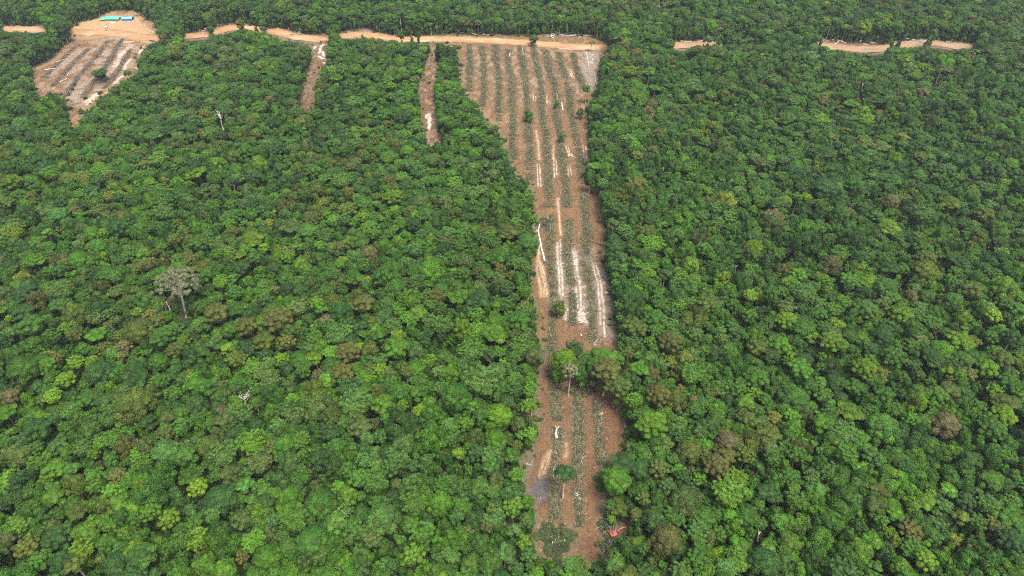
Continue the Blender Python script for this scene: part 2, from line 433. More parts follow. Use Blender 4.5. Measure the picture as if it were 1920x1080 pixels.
def make_tree(species, R, H, seed):
    """-> crown MB, trunk MB. Local origin at the foot of the trunk."""
    r = np.random.default_rng(seed)
    cl = []
    lf = (.8, 1.0, 1.35, 1.0, 1.15)[seed % 5]
    tr = MB()
    lean = r.normal(size=2) * 0.3
    tips = []
    r0 = 0.16 + 0.045 * R
    if species == 'dome':
        zc = H - 0.62 * R; n = int(9 + R * 1.3)
        for k in range(n):
            ph = k * 2.39996 + r.uniform(-.4, .4); q = math.sqrt((k + 0.5) / n)
            x, y = 0.72 * R * q * math.cos(ph), 0.72 * R * q * math.sin(ph)
            z = zc + 0.50 * R * math.sqrt(max(0, 1 - (0.95 * q) ** 2)) + r.normal() * 0.08 * R - 0.16 * R * q
            a = R * r.uniform(0.24, 0.36)
            cl.append((x, y, z, a, a * r.uniform(.85, 1.1), a * r.uniform(.7, .95)))
        m_ = int(4 + R * .5)
        for k in range(m_):
            ph = k * 6.283 / m_ + r.uniform(-.4, .4); a = R * r.uniform(.24, .34)
            cl.append((.66 * R * math.cos(ph), .66 * R * math.sin(ph), zc - R * r.uniform(.22, .5), a, a, a * 1.15))
        cl.append((0, 0, zc - .05 * R, R * 0.6, R * 0.6, R * 0.5))
        if seed % 5 != 2:
            for k in range(4): cl.append((R * .3 * math.cos(k * 1.7 + seed), R * .3 * math.sin(k * 1.7 + seed), H * (.34 + .09 * k), R * .36, R * .36, H * .11))
        cr = clumps_to_crown(cl, 0.26 * lf, r, cover=0.95, jit=0.4)
    elif species == 'broccoli':
        zc = H - 0.6 * R; n = int(10 + R * 2.0)
        for k in range(n):
            ph = k * 2.39996 + r.uniform(-.35, .35); q = math.sqrt((k + 0.5) / n)
            x, y = 0.84 * R * q * math.cos(ph), 0.84 * R * q * math.sin(ph)
            z = zc + 0.60 * R * math.sqrt(max(0, 1 - (0.97 * q) ** 2)) + r.normal() * 0.06 * R - .14 * R * q
            a = R * r.uniform(0.15, 0.235) * (1.12 if q < .5 else 1)
            cl.append((x, y, z, a, a * r.uniform(.88, 1.1), a * r.uniform(.75, .95)))
        cr = clumps_to_crown(cl, 0.22, r, cover=1.15, jit=0.33, core=0.84, vspread=0.2)
        cr2 = clumps_to_crown([(0, 0, zc - 0.12 * R, R * .66, R * .66, R * .42)], 0.3, r, cover=.7, low=-.9)
        cr.join(cr2)
        if seed % 2 == 0:
            cr.join(clumps_to_crown([(R * .25 * math.cos(k * 1.9 + seed), R * .25 * math.sin(k * 1.9 + seed), H * (.33 + .1 * k), R * .34, R * .34, H * .11) for k in range(3)], .3, r, cover=.7, low=-.9))
    elif species == 'rosette':
        zc = H - 0.55 * R; cr = MB(); n = int(16 + R * 5)
        for k in range(n):
            ph = r.uniform(0, 6.283); q = math.sqrt(r.uniform(0, 1))
            c = np.array([0.9 * R * q * math.cos(ph), 0.9 * R * q * math.sin(ph), 0])
            c[2] = zc + 0.5 * R * math.sqrt(max(0, 1 - q * q)) * r.uniform(0.4, 1.05) + r.normal() * 0.08 * R
            m = 9
            th = np.arange(m) * 6.283 / m + r.uniform(0, 1)
            el = r.uniform(-0.25, 0.5, m)
            d = np.stack([np.cos(th) * np.cos(el), np.sin(th) * np.cos(el), np.sin(el)], 1)
            d = unit(d + 0.25 * unit(c - np.array([0, 0, zc - R]))[None])
            s = r.uniform(.38, .62, m) * lf
            nn = unit(np.array([0, 0, 1.0]) - d * d[:, 2:3] + r.normal(size=(m, 3)) * 0.25)
            cv = r.uniform(.78, 1.25)
            cards(cr, c + d * s[:, None] * 1.05, nn, s, cv * r.uniform(.8, 1.25, m), 0.5 + r.normal(size=m) * .008, r, aspect=.42, droop=.2, along=d)
            cl.append((*c, .5, .5, .5))
        inner = clumps_to_crown([(0, 0, zc - .12 * R, R * .74, R * .74, R * .5)], .38, r, cover=.8, core=.85, low=-.9)
        cr.join(inner)
        cr.join(clumps_to_crown([(R * .25 * math.cos(k * 1.9 + seed), R * .25 * math.sin(k * 1.9 + seed), H * (.33 + .1 * k), R * .36, R * .36, H * .11) for k in range(3)], .34, r, cover=.7, low=-.9))
    elif species == 'feather':
        zc = H - 0.5 * R; n = int(6 + R)
        for k in range(n):
            ph = k * 2.39996 + r.uniform(-.5, .5); q = math.sqrt((k + 0.3) / n)
            x, y = 0.66 * R * q * math.cos(ph), 0.66 * R * q * math.sin(ph)
            a = R * r.uniform(0.28, 0.42)
            cl.append((x, y, zc + 0.34 * R * (1 - q * q) + r.normal() * 0.1 * R, a, a * r.uniform(.8, 1.1), a * r.uniform(.2, .3)))
        cr = clumps_to_crown(cl, 0.28 * lf, r, cover=0.95, jit=0.28, up=0.6, core=.7, aspect=.4)
    elif species == 'tower':
        n = int(12 + R * 1.5)
        for k in range(n):
            f = (k + 0.5) / n
            z = H * (0.40 + 0.58 * f); w = R * (0.62 * math.sqrt(max(0.02, 1 - f ** 2.2)) + 0.06)
            ph = r.uniform(0, 6.283)
            a = R * r.uniform(.24, .40) * (1.1 - .45 * f)
            cl.append((w * .75 * math.cos(ph), w * .75 * math.sin(ph), z - a * .6, a, a, a * r.uniform(.9, 1.7)))
        cl.append((0, 0, H * .68, R * .45, R * .45, H * .24))
        cr = clumps_to_crown(cl, 0.28 * lf, r, cover=0.9, jit=0.5, up=.15, core=.74, low=-.8)
    elif species == 'tangle':
        n = int(15 + R * 2.4)
        for k in range(n):
            ph = r.uniform(0, 6.283); q = math.sqrt(r.uniform(0, 1)); a = R * r.uniform(.16, .40)
            z = H * r.uniform(.62, 1.0) - R * .45 * q * q * r.uniform(.3, 1.6) - a * .4
            cl.append((R * .86 * q * math.cos(ph), R * .86 * q * math.sin(ph), z, a * r.uniform(.7, 1.2), a, a * r.uniform(.6, 1.5)))
        for k in range(4): cl.append((R * .3 * math.cos(k * 1.7 + seed), R * .3 * math.sin(k * 1.7 + seed), H * (.36 + .09 * k), R * .42, R * .42, H * .12))
        cr = clumps_to_crown(cl, 0.29 * lf, r, cover=0.8, jit=0.75, up=.2, core=.7, low=-.8, vspread=.26)
    elif species == 'bush':
        n = 7
        for k in range(n):
            ph = r.uniform(0, 6.283); q = r.uniform(0, .7)
            a = R * r.uniform(.3, .5)
            cl.append((R * q * math.cos(ph), R * q * math.sin(ph), H * r.uniform(.3, .8), a, a, a * .9))
        cr = clumps_to_crown(cl, .32, r, cover=.75, jit=.6, core=.7, low=-.9)
    elif species == 'open':
        zc = H - 0.45 * R; n = int(24 + R * 5)
        for k in range(n):
            ph = k * 2.39996 + r.uniform(-.4, .4); q = math.sqrt((k + 0.5) / n)
            x, y = 0.92 * R * q * math.cos(ph), 0.92 * R * q * math.sin(ph)
            z = zc + 0.40 * R * (1 - q ** 2) + r.normal() * 0.08 * R
            a = R * r.uniform(.065, .115)
            cl.append((x, y, z, a, a, a * .75))
        cr = clumps_to_crown(cl, 0.24, r, cover=.85, jit=.7, core=.55)
    # trunk and limbs
    topz = H * 0.72 if species not in ('open',) else H - 0.75 * R
    if species == 'bush':
        topz = H * .5; r0 = .1
    zs = np.array([-0.4, 0.6, topz * .35, topz * .7, topz])
    pts = np.stack([lean[0] * zs / H * 1.5 * np.sin(zs / H * 2), lean[1] * zs / H * 1.5 * np.sin(zs / H * 2), zs], 1)
    tube(tr, pts, [r0 * 1.7, r0 * 1.1, r0 * .9, r0 * .75, r0 * .55], 7, cap=False)
    cla = np.array(cl)[:, :3]
    nl = {'open': 14, 'bush': 3, 'dome': 6, 'broccoli': 9, 'rosette': 6, 'feather': 6, 'tower': 5, 'tangle': 6}[species]
    pick = cla[r.permutation(len(cla))[:nl]]
    pick = pick[pick[:, 2] > topz * 1.02] if species != 'bush' else pick
    if len(pick):
        limbs(tr, topz, r0 * (.5 if species != 'open' else .42), pick, r)
    return cr, tr


# ------------------------------------------------------------------ tree kinds
SPECIES = ['dome', 'broccoli', 'rosette', 'feather', 'tower', 'tangle']
PROTO = []   # (species, nominal R, nominal H, crown mesh, trunk mesh, joined mesh)
for si, sp in enumerate(SPECIES):
    for k, (R, H) in enumerate(((3.6, 17.0), (3.8, 18.5), (5.2, 21.0), (5.6, 22.0), (8.0, 27.0))):
        cr, tr = make_tree(sp, R, H, 100 * si + k)
        j = MB(); j.join(cr, 0); j.join(tr, 1)
        bark = M_DARKBARK if (k + si) % 3 else M_BARK
        PROTO.append((sp, R, H, cr.mesh(sp + "_crown", M_LEAF), tr.mesh(sp + "_trunk", bark, True), j.mesh(sp + "_tree", [M_LEAF, bark])))
for k in range(3):
    cr, tr = make_tree('bush', 3.0, 6.5, 900 + k)
    j = MB(); j.join(cr, 0); j.join(tr, 1)
    PROTO.append(('bush', 3.0, 6.5, None, None, j.mesh("understorey", [M_LEAF, M_DARKBARK])))
BUSH0 = len(PROTO) - 3
BY_SP = {sp: [i for i, p in enumerate(PROTO) if p[0] == sp] for sp in SPECIES}


def pick_proto(sp, R, r):
    ids = BY_SP[sp]
    d = [abs(math.log(PROTO[i][1] / R)) + r.uniform(0, .12) for i in ids]
    return ids[int(np.argmin(d))]


TINT = {'mid': (0.049, 0.124, 0.013), 'dark': (0.036, 0.090, 0.016), 'bright': (0.069, 0.165, 0.012), 'lime': (0.097, 0.182, 0.010),
        'olive': (0.078, 0.117, 0.016), 'brown': (0.092, 0.108, 0.022), 'blue': (0.058, 0.130, 0.022), 'grey': (0.072, 0.118, 0.024),
        'pale': (0.195, 0.190, 0.100), 'yellow': (0.14, 0.165, 0.02), 'tan': (0.116, 0.116, 0.042)}
WORD = {'mid': 'mid-green', 'dark': 'dark green', 'bright': 'bright green', 'lime': 'lime-green', 'olive': 'olive', 'brown': 'olive-brown', 'blue': 'bluish green',
        'grey': 'grey-green', 'pale': 'pale', 'yellow': 'yellowish', 'tan': 'tan'}
FORM = {'dome': 'domed', 'broccoli': 'lumpy', 'rosette': 'coarse-leaved', 'feather': 'feathery', 'tower': 'tall narrow', 'tangle': 'ragged vine-hung', 'open': 'open-crowned'}

# trees one can pick out in the photograph: crown centre u, v, radius, kind, colour
HAND = [(140, 587, 26, 'dome', 'olive'), (140, 624, 20, 'broccoli', 'olive'), (260, 615, 28, 'dome', 'olive'), (295, 602, 18, 'broccoli', 'olive'), (407, 587, 27, 'broccoli', 'brown'),
        (87, 686, 20, 'broccoli', 'bright'), (122, 712, 20, 'broccoli', 'lime'), (205, 722, 16, 'tower', 'lime'), (295, 675, 20, 'dome', 'mid'), (250, 757, 40, 'dome', 'olive'),
        (312, 780, 18, 'dome', 'grey'), (416, 767, 12, 'dome', 'tan'), (394, 665, 16, 'tower', 'mid'), (442, 672, 22, 'broccoli', 'olive'), (462, 612, 24, 'broccoli', 'brown'),
        (180, 627, 22, 'feather', 'bright'), (395, 834, 26, 'dome', 'olive'), (102, 927, 22, 'dome', 'bright'), (317, 972, 24, 'broccoli', 'lime'), (37, 852, 20, 'dome', 'grey'),
        (372, 1042, 20, 'tower', 'grey'), (432, 885, 20, 'dome', 'grey'), (95, 985, 18, 'dome', 'grey'), (145, 987, 14, 'tower', 'grey'), (455, 1042, 16, 'broccoli', 'brown'),
        (200, 1017, 22, 'dome', 'mid'), (320, 1025, 13, 'feather', 'bright'), (155, 837, 22, 'rosette', 'blue'),
        (522, 600, 32, 'broccoli', 'brown'), (495, 640, 24, 'broccoli', 'olive'), (536, 641, 20, 'broccoli', 'brown'), (682, 569, 25, 'broccoli', 'brown'), (640, 582, 24, 'dome', 'dark'),
        (652, 660, 24, 'broccoli', 'brown'), (642, 699, 25, 'broccoli', 'brown'), (597, 702, 15, 'broccoli', 'tan'), (692, 691, 14, 'broccoli', 'olive'), (527, 673, 16, 'broccoli', 'lime'),
        (730, 698, 15, 'rosette', 'grey'), (777, 689, 21, 'dome', 'bright'), (784, 733, 18, 'dome', 'mid'), (785, 768, 15, 'dome', 'lime'), (754, 759, 14, 'broccoli', 'lime'),
        (632, 627, 26, 'rosette', 'blue'), (905, 712, 38, 'rosette', 'blue'), (872, 794, 18, 'broccoli', 'bright'), (667, 755, 34, 'rosette', 'blue'), (595, 567, 17, 'broccoli', 'lime'),
        (1744, 717, 12, 'broccoli', 'lime'), (1750, 672, 25, 'feather', 'dark'), (1655, 630, 24, 'dome', 'dark'), (1725, 702, 12, 'dome', 'grey'), (1545, 349, 26, 'dome', 'dark'),
        (1722, 327, 16, 'dome', 'blue'), (1735, 504, 26, 'dome', 'olive'), (1667, 502, 20, 'feather', 'dark'), (1735, 1050, 24, 'broccoli', 'lime'), (1692, 1062, 20, 'dome', 'bright'),
        (1677, 962, 22, 'feather', 'bright'), (1645, 947, 24, 'dome', 'grey'), (1830, 977, 20, 'broccoli', 'mid'), (1157, 894, 28, 'dome', 'bright'), (1164, 952, 28, 'broccoli', 'olive', None, 12.0),
        (1207, 935, 15, 'broccoli', 'olive'), (1226, 972, 24, 'dome', 'dark'), (1250, 1008, 30, 'dome', 'brown'), (1197, 1020, 21, 'dome', 'bright', None, 10.0), (1287, 937, 30, 'dome', 'grey'),
        (1235, 877, 22, 'broccoli', 'olive'), (1292, 842, 24, 'dome', 'olive'), (1342, 872, 26, 'broccoli', 'brown'), (1312, 897, 14, 'broccoli', 'bright'), (1187, 850, 12, 'tower', 'bright'),
        (1222, 797, 31, 'broccoli', 'lime'), (1152, 1056, 22, 'dome', 'blue'), (982, 1017, 16, 'broccoli', 'lime'), (1006, 1072, 14, 'dome', 'bright'), (1222, 1052, 18, 'tower', 'grey'),
        (1190, 613, 24, 'broccoli', 'olive'), (1257, 640, 26, 'broccoli', 'brown'), (1219, 640, 14, 'broccoli', 'bright'), (1178, 660, 15, 'broccoli', 'olive'), (1200, 690, 22, 'feather', 'bright'),
        (1234, 740, 26, 'broccoli', 'brown'), (1300, 747, 10, 'dome', 'tan'), (1275, 572, 15, 'rosette', 'bright'), (984, 575, 16, 'broccoli', 'olive'), (950, 752, 18, 'dome', 'dark'),
        (1475, 600, 22, 'broccoli', 'lime'), (1560, 640, 26, 'broccoli', 'lime'), (1620, 690, 26, 'broccoli', 'lime'), (1800, 640, 26, 'broccoli', 'lime'), (1850, 690, 24, 'broccoli', 'lime'),
        (1500, 690, 24, 'broccoli', 'bright'), (1690, 590, 24, 'broccoli', 'lime'), (1880, 780, 26, 'broccoli', 'lime'), (1420, 650, 22, 'broccoli', 'olive'), (1780, 730, 20, 'dome', 'grey'),
        (970, 890, 15, 'rosette', 'bright'), (930, 820, 24, 'dome', 'bright'), (990, 940, 14, 'dome', 'bright'), (330, 655, 20, 'broccoli', 'olive'), (560, 575, 22, 'rosette', 'grey')]

GONE = []


class Tree: pass


def tree_from_sight(u, v, rpx, sp, col, base=None, h=None):
    t = Tree()
    if base is None:
        d0 = float(sight(ground_at(u, v, 16.0))[2]); R = rpx * d0 / FPX
        H = h or (15.0 + 1.25 * R)
        zc = H - 0.45 * R
        P = ground_at(u, v, zc)
        t.x, t.y, t.R, t.H = float(P[0]), float(P[1]), R, H
    else:
        B = ground_at(*base); d = float(sight(B)[2])
        lo, hi = 2.0, 60.0
        for _ in range(40):
            m = (lo + hi) / 2
            if float(sight((B[0], B[1], m))[1]) > v: lo = m
            else: hi = m
        R = rpx * (d - lo * sP) / FPX
        t.x, t.y, t.R, t.H = float(B[0]), float(B[1]), R, lo + 0.42 * R
    t.sp, t.col = sp, col
    return t


hand = [tree_from_sight(*q) for q in HAND]

# ------------------------------------------------------------------ where the forest stands
NC = 260000
ys = rng.uniform(95.0, 1150.0, NC * 3)
ys = ys[rng.uniform(0, 1, NC * 3) < (0.743 * ys + 230) / 1085][:NC]
NC = len(ys)
half = 0.75 * (ys * cP + (CAM_H - 15) * sP) + 55.0
xs = rng.uniform(-1, 1, NC) * half
cls = rng.uniform(0, 1, NC)
rad = np.where(cls < 0.012, rng.uniform(6.8, 9.6, NC), np.where(cls < 0.16, rng.uniform(4.8, 6.8, NC), np.where(cls < .6, rng.uniform(3.0, 4.7, NC), rng.uniform(2.1, 3.1, NC))))
big = vnoise(xs / 90, ys / 90, 3)
hgt = 12.0 + 1.35 * rad + 8.0 * (big - 0.42) + rng.normal(0, 2.2, NC)
hgt = np.clip(hgt + 4.5 * (vnoise(xs / 33, ys / 33, 4) - .5), 9.0, 34.0)
hole = vnoise(xs / 19, ys / 19, 6) < rng.uniform(.04, .17, NC)


# stems seen bare over their length: nothing tall stands just before them
BARE = [((1612, 184), (1619, 150), 4), ((1240, 336), (1246, 308), 4), ((1850, 472), (1858, 446), 4), ((1376, 520), (1382, 492), 4), ((905, 180 + 170), (903, 322), 4),
        ((423, 257), (406, 200), 7), ((468, 777), (456, 732), 8), ((1417, 1024), (1425, 990), 4), ((1682, 554), (1692, 528), 4), ((1470, 498), (1485, 462), 5), ((1755, 650), (1748, 610), 5),
        ((352, 597), (330, 540), 13), ((335, 565), (335, 510), 40), ((1655, 413), (1672, 374), 5), ((753, 59), (751, 20), 5), ((1212, 160), (1212, 132), 8), ((1224, 182), (1226, 164), 8), ((1748, 168), (1758, 130), 5), ((1846, 127), (1855, 100), 5),
        ((1484, 402), (1490, 370), 8), ((320, 588), (311, 560), 4), ((571, 140), (571, 118), 5), ((702, 218), (700, 198), 5)]
SIGHT = [([(b[0] - w, b[1]), (b[0] + w, b[1]), (t[0] + w, t[1] - 3), (t[0] - w, t[1] - 3)], float(ground_at(*b)[1])) for b, t, w in BARE]


def clear_of_openings(x, y, r, h, stems=True):
    zero = np.zeros_like(x)
    bad = on_bare_ground(*sight(np.stack([x, y, zero], -1))[:2])
    zc = h - 0.5 * r
    r = r * rng.uniform(.5, 1.0, len(r))
    for dx, dz in ((0, 0.45), (0.8, 0), (-0.8, 0), (0, -0.5), (0, 0.0)):
        bad |= on_bare_ground(*sight(np.stack([x + dx * r, y, zc + dz * r], -1))[:2])
    for poly, yb in (SIGHT if stems else ()):
        near = (y < yb + 1.5) & (y > yb - 60)
        if near.any():
            for dx, f in ((0, .97), (.8, .8), (-.8, .8), (0, .8), (0, .6), (.6, .6), (-.6, .6)):
                u_, v_, _ = sight(np.stack([x[near] + dx * r[near], y[near], h[near] * f], -1))
                bad[np.nonzero(near)[0][in_poly(u_, v_, poly)]] = True
    for dx, f in ((.6, .5), (-.6, .5), (0, .5), (0, .25)):
        bad |= on_bare_ground(*sight(np.stack([x + dx * r, y, h * f], -1))[:2])
    return ~bad


okm = clear_of_openings(xs, ys, rad, hgt) & ~hole
xs, ys, rad, hgt = xs[okm], ys[okm], rad[okm], hgt[okm]
order = np.argsort(-rad + rng.normal(0, 0.5, len(rad)))
xs, ys, rad, hgt = xs[order], ys[order], rad[order], hgt[order]

CELL = 9.0
grid = {}


def put(x, y, r):
    grid.setdefault((int(x // CELL), int(y // CELL)), []).append((x, y, r))


def free(x, y, r, k):
    cx, cy = int(x // CELL), int(y // CELL)
    for i in (-1, 0, 1):
        for j in (-1, 0, 1):
            for (a, b, q) in grid.get((cx + i, cy + j), ()):
                if (a - x) ** 2 + (b - y) ** 2 < (k * (r + q)) ** 2:
                    return False
    return True


CANOPY = []

# trees that stand out on and beside the clearing: crown u, v, r, kind, colour, foot u, v, label
LONE = [(1058, 670, 25, 'dome', 'lime', (1053, 714), "bright yellow-green rounded tree at the corner of the clump standing on the strip"),
        (1076, 651, 20, 'rosette', 'dark', (1074, 690), "dark green tree at the back of the clump standing on the strip"),
        (1068, 693, 18, 'broccoli', 'pale', (1065, 745), "pale beige-crowned tree with a straight white trunk in front of the strip's clump"),
        (1042, 690, 15, 'tower', 'bright', (1044, 722), "narrow bright green tree at the west corner of the clump on the strip"),
        (1084, 682, 18, 'dome', 'mid', (1082, 716), "round mid-green tree behind the beige-crowned tree on the strip"),
        (1110, 690, 17, 'dome', 'dark', (1112, 726), "dark green tree in the hollow of the clump on the strip"),
        (1154, 670, 18, 'dome', 'bright', (1150, 706), "bright green tree joining the strip's clump to the forest"),
        (1121, 702, 15, 'broccoli', 'mid', (1121, 732), "lumpy mid-green tree left of the olive-brown one in the strip's clump"),
        (1098, 669, 15, 'rosette', 'mid', (1097, 702), "coarse-leaved mid-green tree at the back middle of the strip's clump"),
        (1091, 697, 17, 'tower', 'mid', (1088, 730), "narrow mid-green tree just beside the beige-crowned tree on the strip"),
        (1104, 680, 14, 'dome', 'mid', (1108, 722), "rounded mid-green tree in the middle of the clump on the strip"),
        (1113, 654, 10, 'tower', 'bright', (1113, 674), "small bright green spire-shaped tree at the back of the strip's clump"),
        (1131, 671, 26, 'feather', 'bright', (1128, 713), "flat-topped bright green tree at the back of the clump on the strip"),
        (1141, 693, 29, 'broccoli', 'brown', (1131, 742), "olive-brown lumpy tree with a pale trunk in the strip's clump"),
        (1165, 723, 27, 'broccoli', 'olive', (1151, 763), "olive tree of separate leafy lumps on thin white trunks at the strip's edge"),
        (1046, 570, 17, 'tower', 'olive', (1047, 594), "bushy olive-green tree standing alone between the pale wheel tracks"),
        (1033, 404, 6, 'feather', 'mid', (1032, 437), "small slender tree on a brush row above the long white fallen trunk"),
        (1005, 662, 19, 'dome', 'grey', (1000, 707), "grey-green tree with a long pale trunk at the strip's forest edge"),
        (1000, 757, 12, 'feather', 'lime', (996, 779), "small lime-green feathery tree leaning over the strip's brown edge"),
        (1070, 886, 23, 'feather', 'dark', (1055, 934), "dark feathery tree standing alone on the strip near the ash patch"),
        (989, 210, 12, 'tower', 'mid', (990, 229), "small round tree alone on a brush row of the upper strip"),
        (1043, 190, 6, 'tower', 'bright', (1044, 206), "narrow bright green sapling on a brush row of the upper strip"),
        (1051, 255, 9, 'dome', 'dark', (1052, 268), "small dark green round tree alone in the middle of the upper strip"),
        (1100, 164, 9, 'dome', 'mid', (1097, 195), "small tree on a white trunk near the upper strip's forest edge"),
        (1088, 206, 10, 'tower', 'olive', (1087, 224), "small olive tree touching the forest edge of the upper strip"),
        (998, 71, 11, 'dome', 'olive', (1000, 86), "small olive tree standing on the edge of the dirt road at a brush row's end"),
        (1107, 81, 8, 'feather', 'grey', (1108, 98), "thin grey-green tree beside the dirt road at the strip's far corner"),
        (193, 139, 18, 'rosette', 'dark', (194, 153), "broad dark green tree alone in the far clearing by the sheds"),
        (241, 136, 8, 'dome', 'mid', (247, 157), "small leaning green tree at the forest edge of the far clearing"),
        (1108, 325, 16, 'tower', 'mid', None, "green bushy tree bulging out over the strip from the forest edge"),
        (125, 46, 15, 'dome', 'dark', (128, 82), "tall dark green tree at the corner of the far clearing, between it and the road"),
        (318, 50, 17, 'dome', 'dark', (322, 76), "dark green tree with bare trunks standing by the track into the far clearing"),
        (626, 70, 13, 'dome', 'mid', (632, 96), "tall green tree rising in front of the dirt road at the west cut's mouth"),
        (680, 66, 5, 'tower', 'mid', (682, 84), "slim green tree rising in front of the dirt road"),
        (830, 93, 8, 'dome', 'mid', (831, 108), "small round tree at the head of the tongue of forest beside the strip")]
EMERGENT = [(752, 18, 11, 'feather', 'olive', (753, 59), "tall flat-crowned tree with a long white trunk behind the dirt road"),
            (1673, 374, 16, 'dome', 'tan', (1655, 413), "round brown-crowned tree on a bare pale trunk rising from the forest"),
            (1212, 132, 14, 'feather', 'bright', (1212, 172), "bright green feathery tree, upper of a pair near the strip's far corner"),
            (1226, 164, 13, 'feather', 'bright', (1224, 192), "bright green feathery tree, lower of a pair near the strip's far corner"),
            (1252, 160, 12, 'feather', 'mid', (1250, 188), "mid-green flat-crowned tree east of the bright feathery pair"),
            (1190, 228, 14, 'feather', 'lime', (1190, 254), "lime-green flat-crowned tree beside the middle of the upper strip's forest edge"),
            (1760, 126, 13, 'feather', 'grey', (1748, 170), "grey-green thin-crowned tree with a long white leaning trunk, far upper right"),
            (1858, 96, 14, 'dome', 'grey', (1846, 128), "pale grey-green tree with slanting trunk near the photo's upper right corner"),
            (1812, 142, 11, 'feather', 'grey', (1801, 166), "thin pale tree below the pale grey-green corner tree"),
            (1490, 368, 13, 'feather', 'bright', (1484, 404), "bright green flat-crowned tree with a pale trunk in the middle of the east forest"),
            (1453, 366, 10, 'feather', 'mid', (1460, 392), "small flat-crowned tree next to the bright one in the middle of the east forest"),
            (1365, 215, 11, 'feather', 'bright', (1362, 248), "bright green flat-crowned tree on a tall trunk, north-east of the upper strip's middle"),
            (571, 118, 9, 'dome', 'mid', (571, 140), "dark-leaved tree with white trunk on the forest side of the west cut"),
            (700, 196, 11, 'dome', 'mid', (702, 220), "round tree with a thin white trunk between the two narrow cuts"),
            (1672, 88, 6, 'dome', 'mid', (1668, 104), "small green tree standing in front of the bare dip in the road")]
lone = [tree_from_sight(u, v, r_, sp, c, b) for u, v, r_, sp, c, b, _ in LONE]
emer = [tree_from_sight(u, v, r_, sp, c, b) for u, v, r_, sp, c, b, _ in EMERGENT]
for t in hand + lone + emer:
    put(t.x, t.y, t.R)
GIANT_FOOT = ground_at(350, 594)
put(float(GIANT_FOOT[0]) - 4, float(GIANT_FOOT[1]), 9.0)
SNAGS = [((423, 257), (408, 203), "white bare dead tree with a forked top in the upper forest"),
         ((468, 775), (455, 734), "pale dead tree with spread bare limbs in the lower forest"),
         ((1417, 1024), (1425, 990), "thin white dead stem near the forest's lower edge"),
         ((1682, 552), (1692, 528), "leaning pale dead trunk without branches amid the east forest"),
         ((1470, 498), (1485, 462), "grey dead tree with thin bare twigs among green crowns"),
         ((1612, 184), (1619, 150), "slender white pole-like dead stem in the upper east forest"),
         ((1240, 336), (1246, 308), "thin pale dead stem east of the bulging bushy tree on the strip's edge"),
         ((1850, 472), (1858, 446), "thin pale dead stem near the photo's right edge, above mid-height"),
         ((1376, 520), (1382, 492), "thin pale dead stem in the middle of the forest east of the pale tracks"),
         ((905, 350), (903, 322), "thin pale dead stem in the forest west of the upper strip's end"),
         ((1755, 650), (1748, 610), "slender grey dead tree beside a dark feathery crown")]
for b, _t, _l in SNAGS:
    g = ground_at(*b); put(float(g[0]), float(g[1]), 3.2)


def region_color(u, v, R, r):
    """species and colour by the part of the forest."""
    w = dict(mid=.40, dark=.17, bright=.16, blue=.12, grey=.05, olive=.07, brown=.012, lime=.022, yellow=.004, tan=.004)
    s = dict(dome=.27, broccoli=.14, rosette=.17, feather=.08, tower=.14, tangle=.20)
    if u > 1100:
        s.update(dome=.17, tower=.20, rosette=.15, broccoli=.10, tangle=.38)
        if 520 < v < 790 and u > 1330:
            w.update(lime=.14, bright=.30, olive=.12, blue=.05); s.update(broccoli=.42, tower=.15)
        if v > 780 and u > 1400: w.update(bright=.30, blue=.12)
        if v > 560 and u < 1380: w.update(olive=.20, brown=.06); s.update(broccoli=.34, tower=.14)
        if v < 340 and (u > 1640 or u < 1380): w.update(brown=.07, olive=.10)
        if v < 420 and u > 1500: w.update(dark=.30, bright=.08)
    else:
        if 250 < v < 560: w.update(olive=.11, brown=.05, grey=.09)
        if 540 < v < 730 and u < 720: w.update(brown=.12, olive=.14)
        if v > 760: w.update(bright=.26, lime=.05, olive=.06, brown=.015)
        if u > 700 and v > 150: w.update(blue=.17, brown=.02)
    if v < 130: w.update(grey=.12, dark=.24, bright=.10)
    wx, wy = (float(q) for q in ground_at(u, v)[:2])
    f1 = vnoise(np.float64(wx / 60), np.float64(wy / 75), 81); f2 = vnoise(np.float64(wx / 45), np.float64(wy / 60), 82); f3 = vnoise(np.float64(wx / 35), np.float64(wy / 45), 83)
    for nm in ('bright', 'lime'): w[nm] *= .25 + 2.0 * max(0, f1 - .2) ** 1.5 * 2
    for nm in ('olive', 'brown'): w[nm] *= .1 + 3.2 * max(0, f2 - .42) ** 1.2 * 2.2
    for nm in ('blue', 'grey'): w[nm] *= .25 + 2.6 * max(0, f3 - .35) * 2
    s['rosette'] *= .4 + 1.8 * f3; s['tower'] *= .3 + 1.8 * (1 - f1); s['feather'] *= .3 + 1.6 * f2
    k = list(w); p = np.array([w[x] for x in k]); c = k[int(r.choice(len(k), p=p / p.sum()))]
    if c in ('olive', 'brown', 'tan'): s.update(broccoli=s['broccoli'] * 2.6, rosette=.03, tower=.06)
    if c == 'blue': s.update(rosette=.5)
    if c == 'lime': s.update(feather=.25, broccoli=.35)
    k = list(s); p = np.array([s[x] for x in k]); sp = k[int(r.choice(len(k), p=p / p.sum()))]
    return sp, c


UV = np.stack(sight(np.stack([xs, ys, hgt * .8], -1))[:2], -1)
for i in range(len(xs)):
    x, y, r_ = xs[i], ys[i], rad[i]
    if free(x, y, r_, 0.60):
        put(x, y, r_)
        t = Tree(); t.x, t.y, t.R, t.H = x, y, r_, hgt[i]
        t.sp, t.col = region_color(UV[i, 0], UV[i, 1], r_, rng)
        CANOPY.append(t)

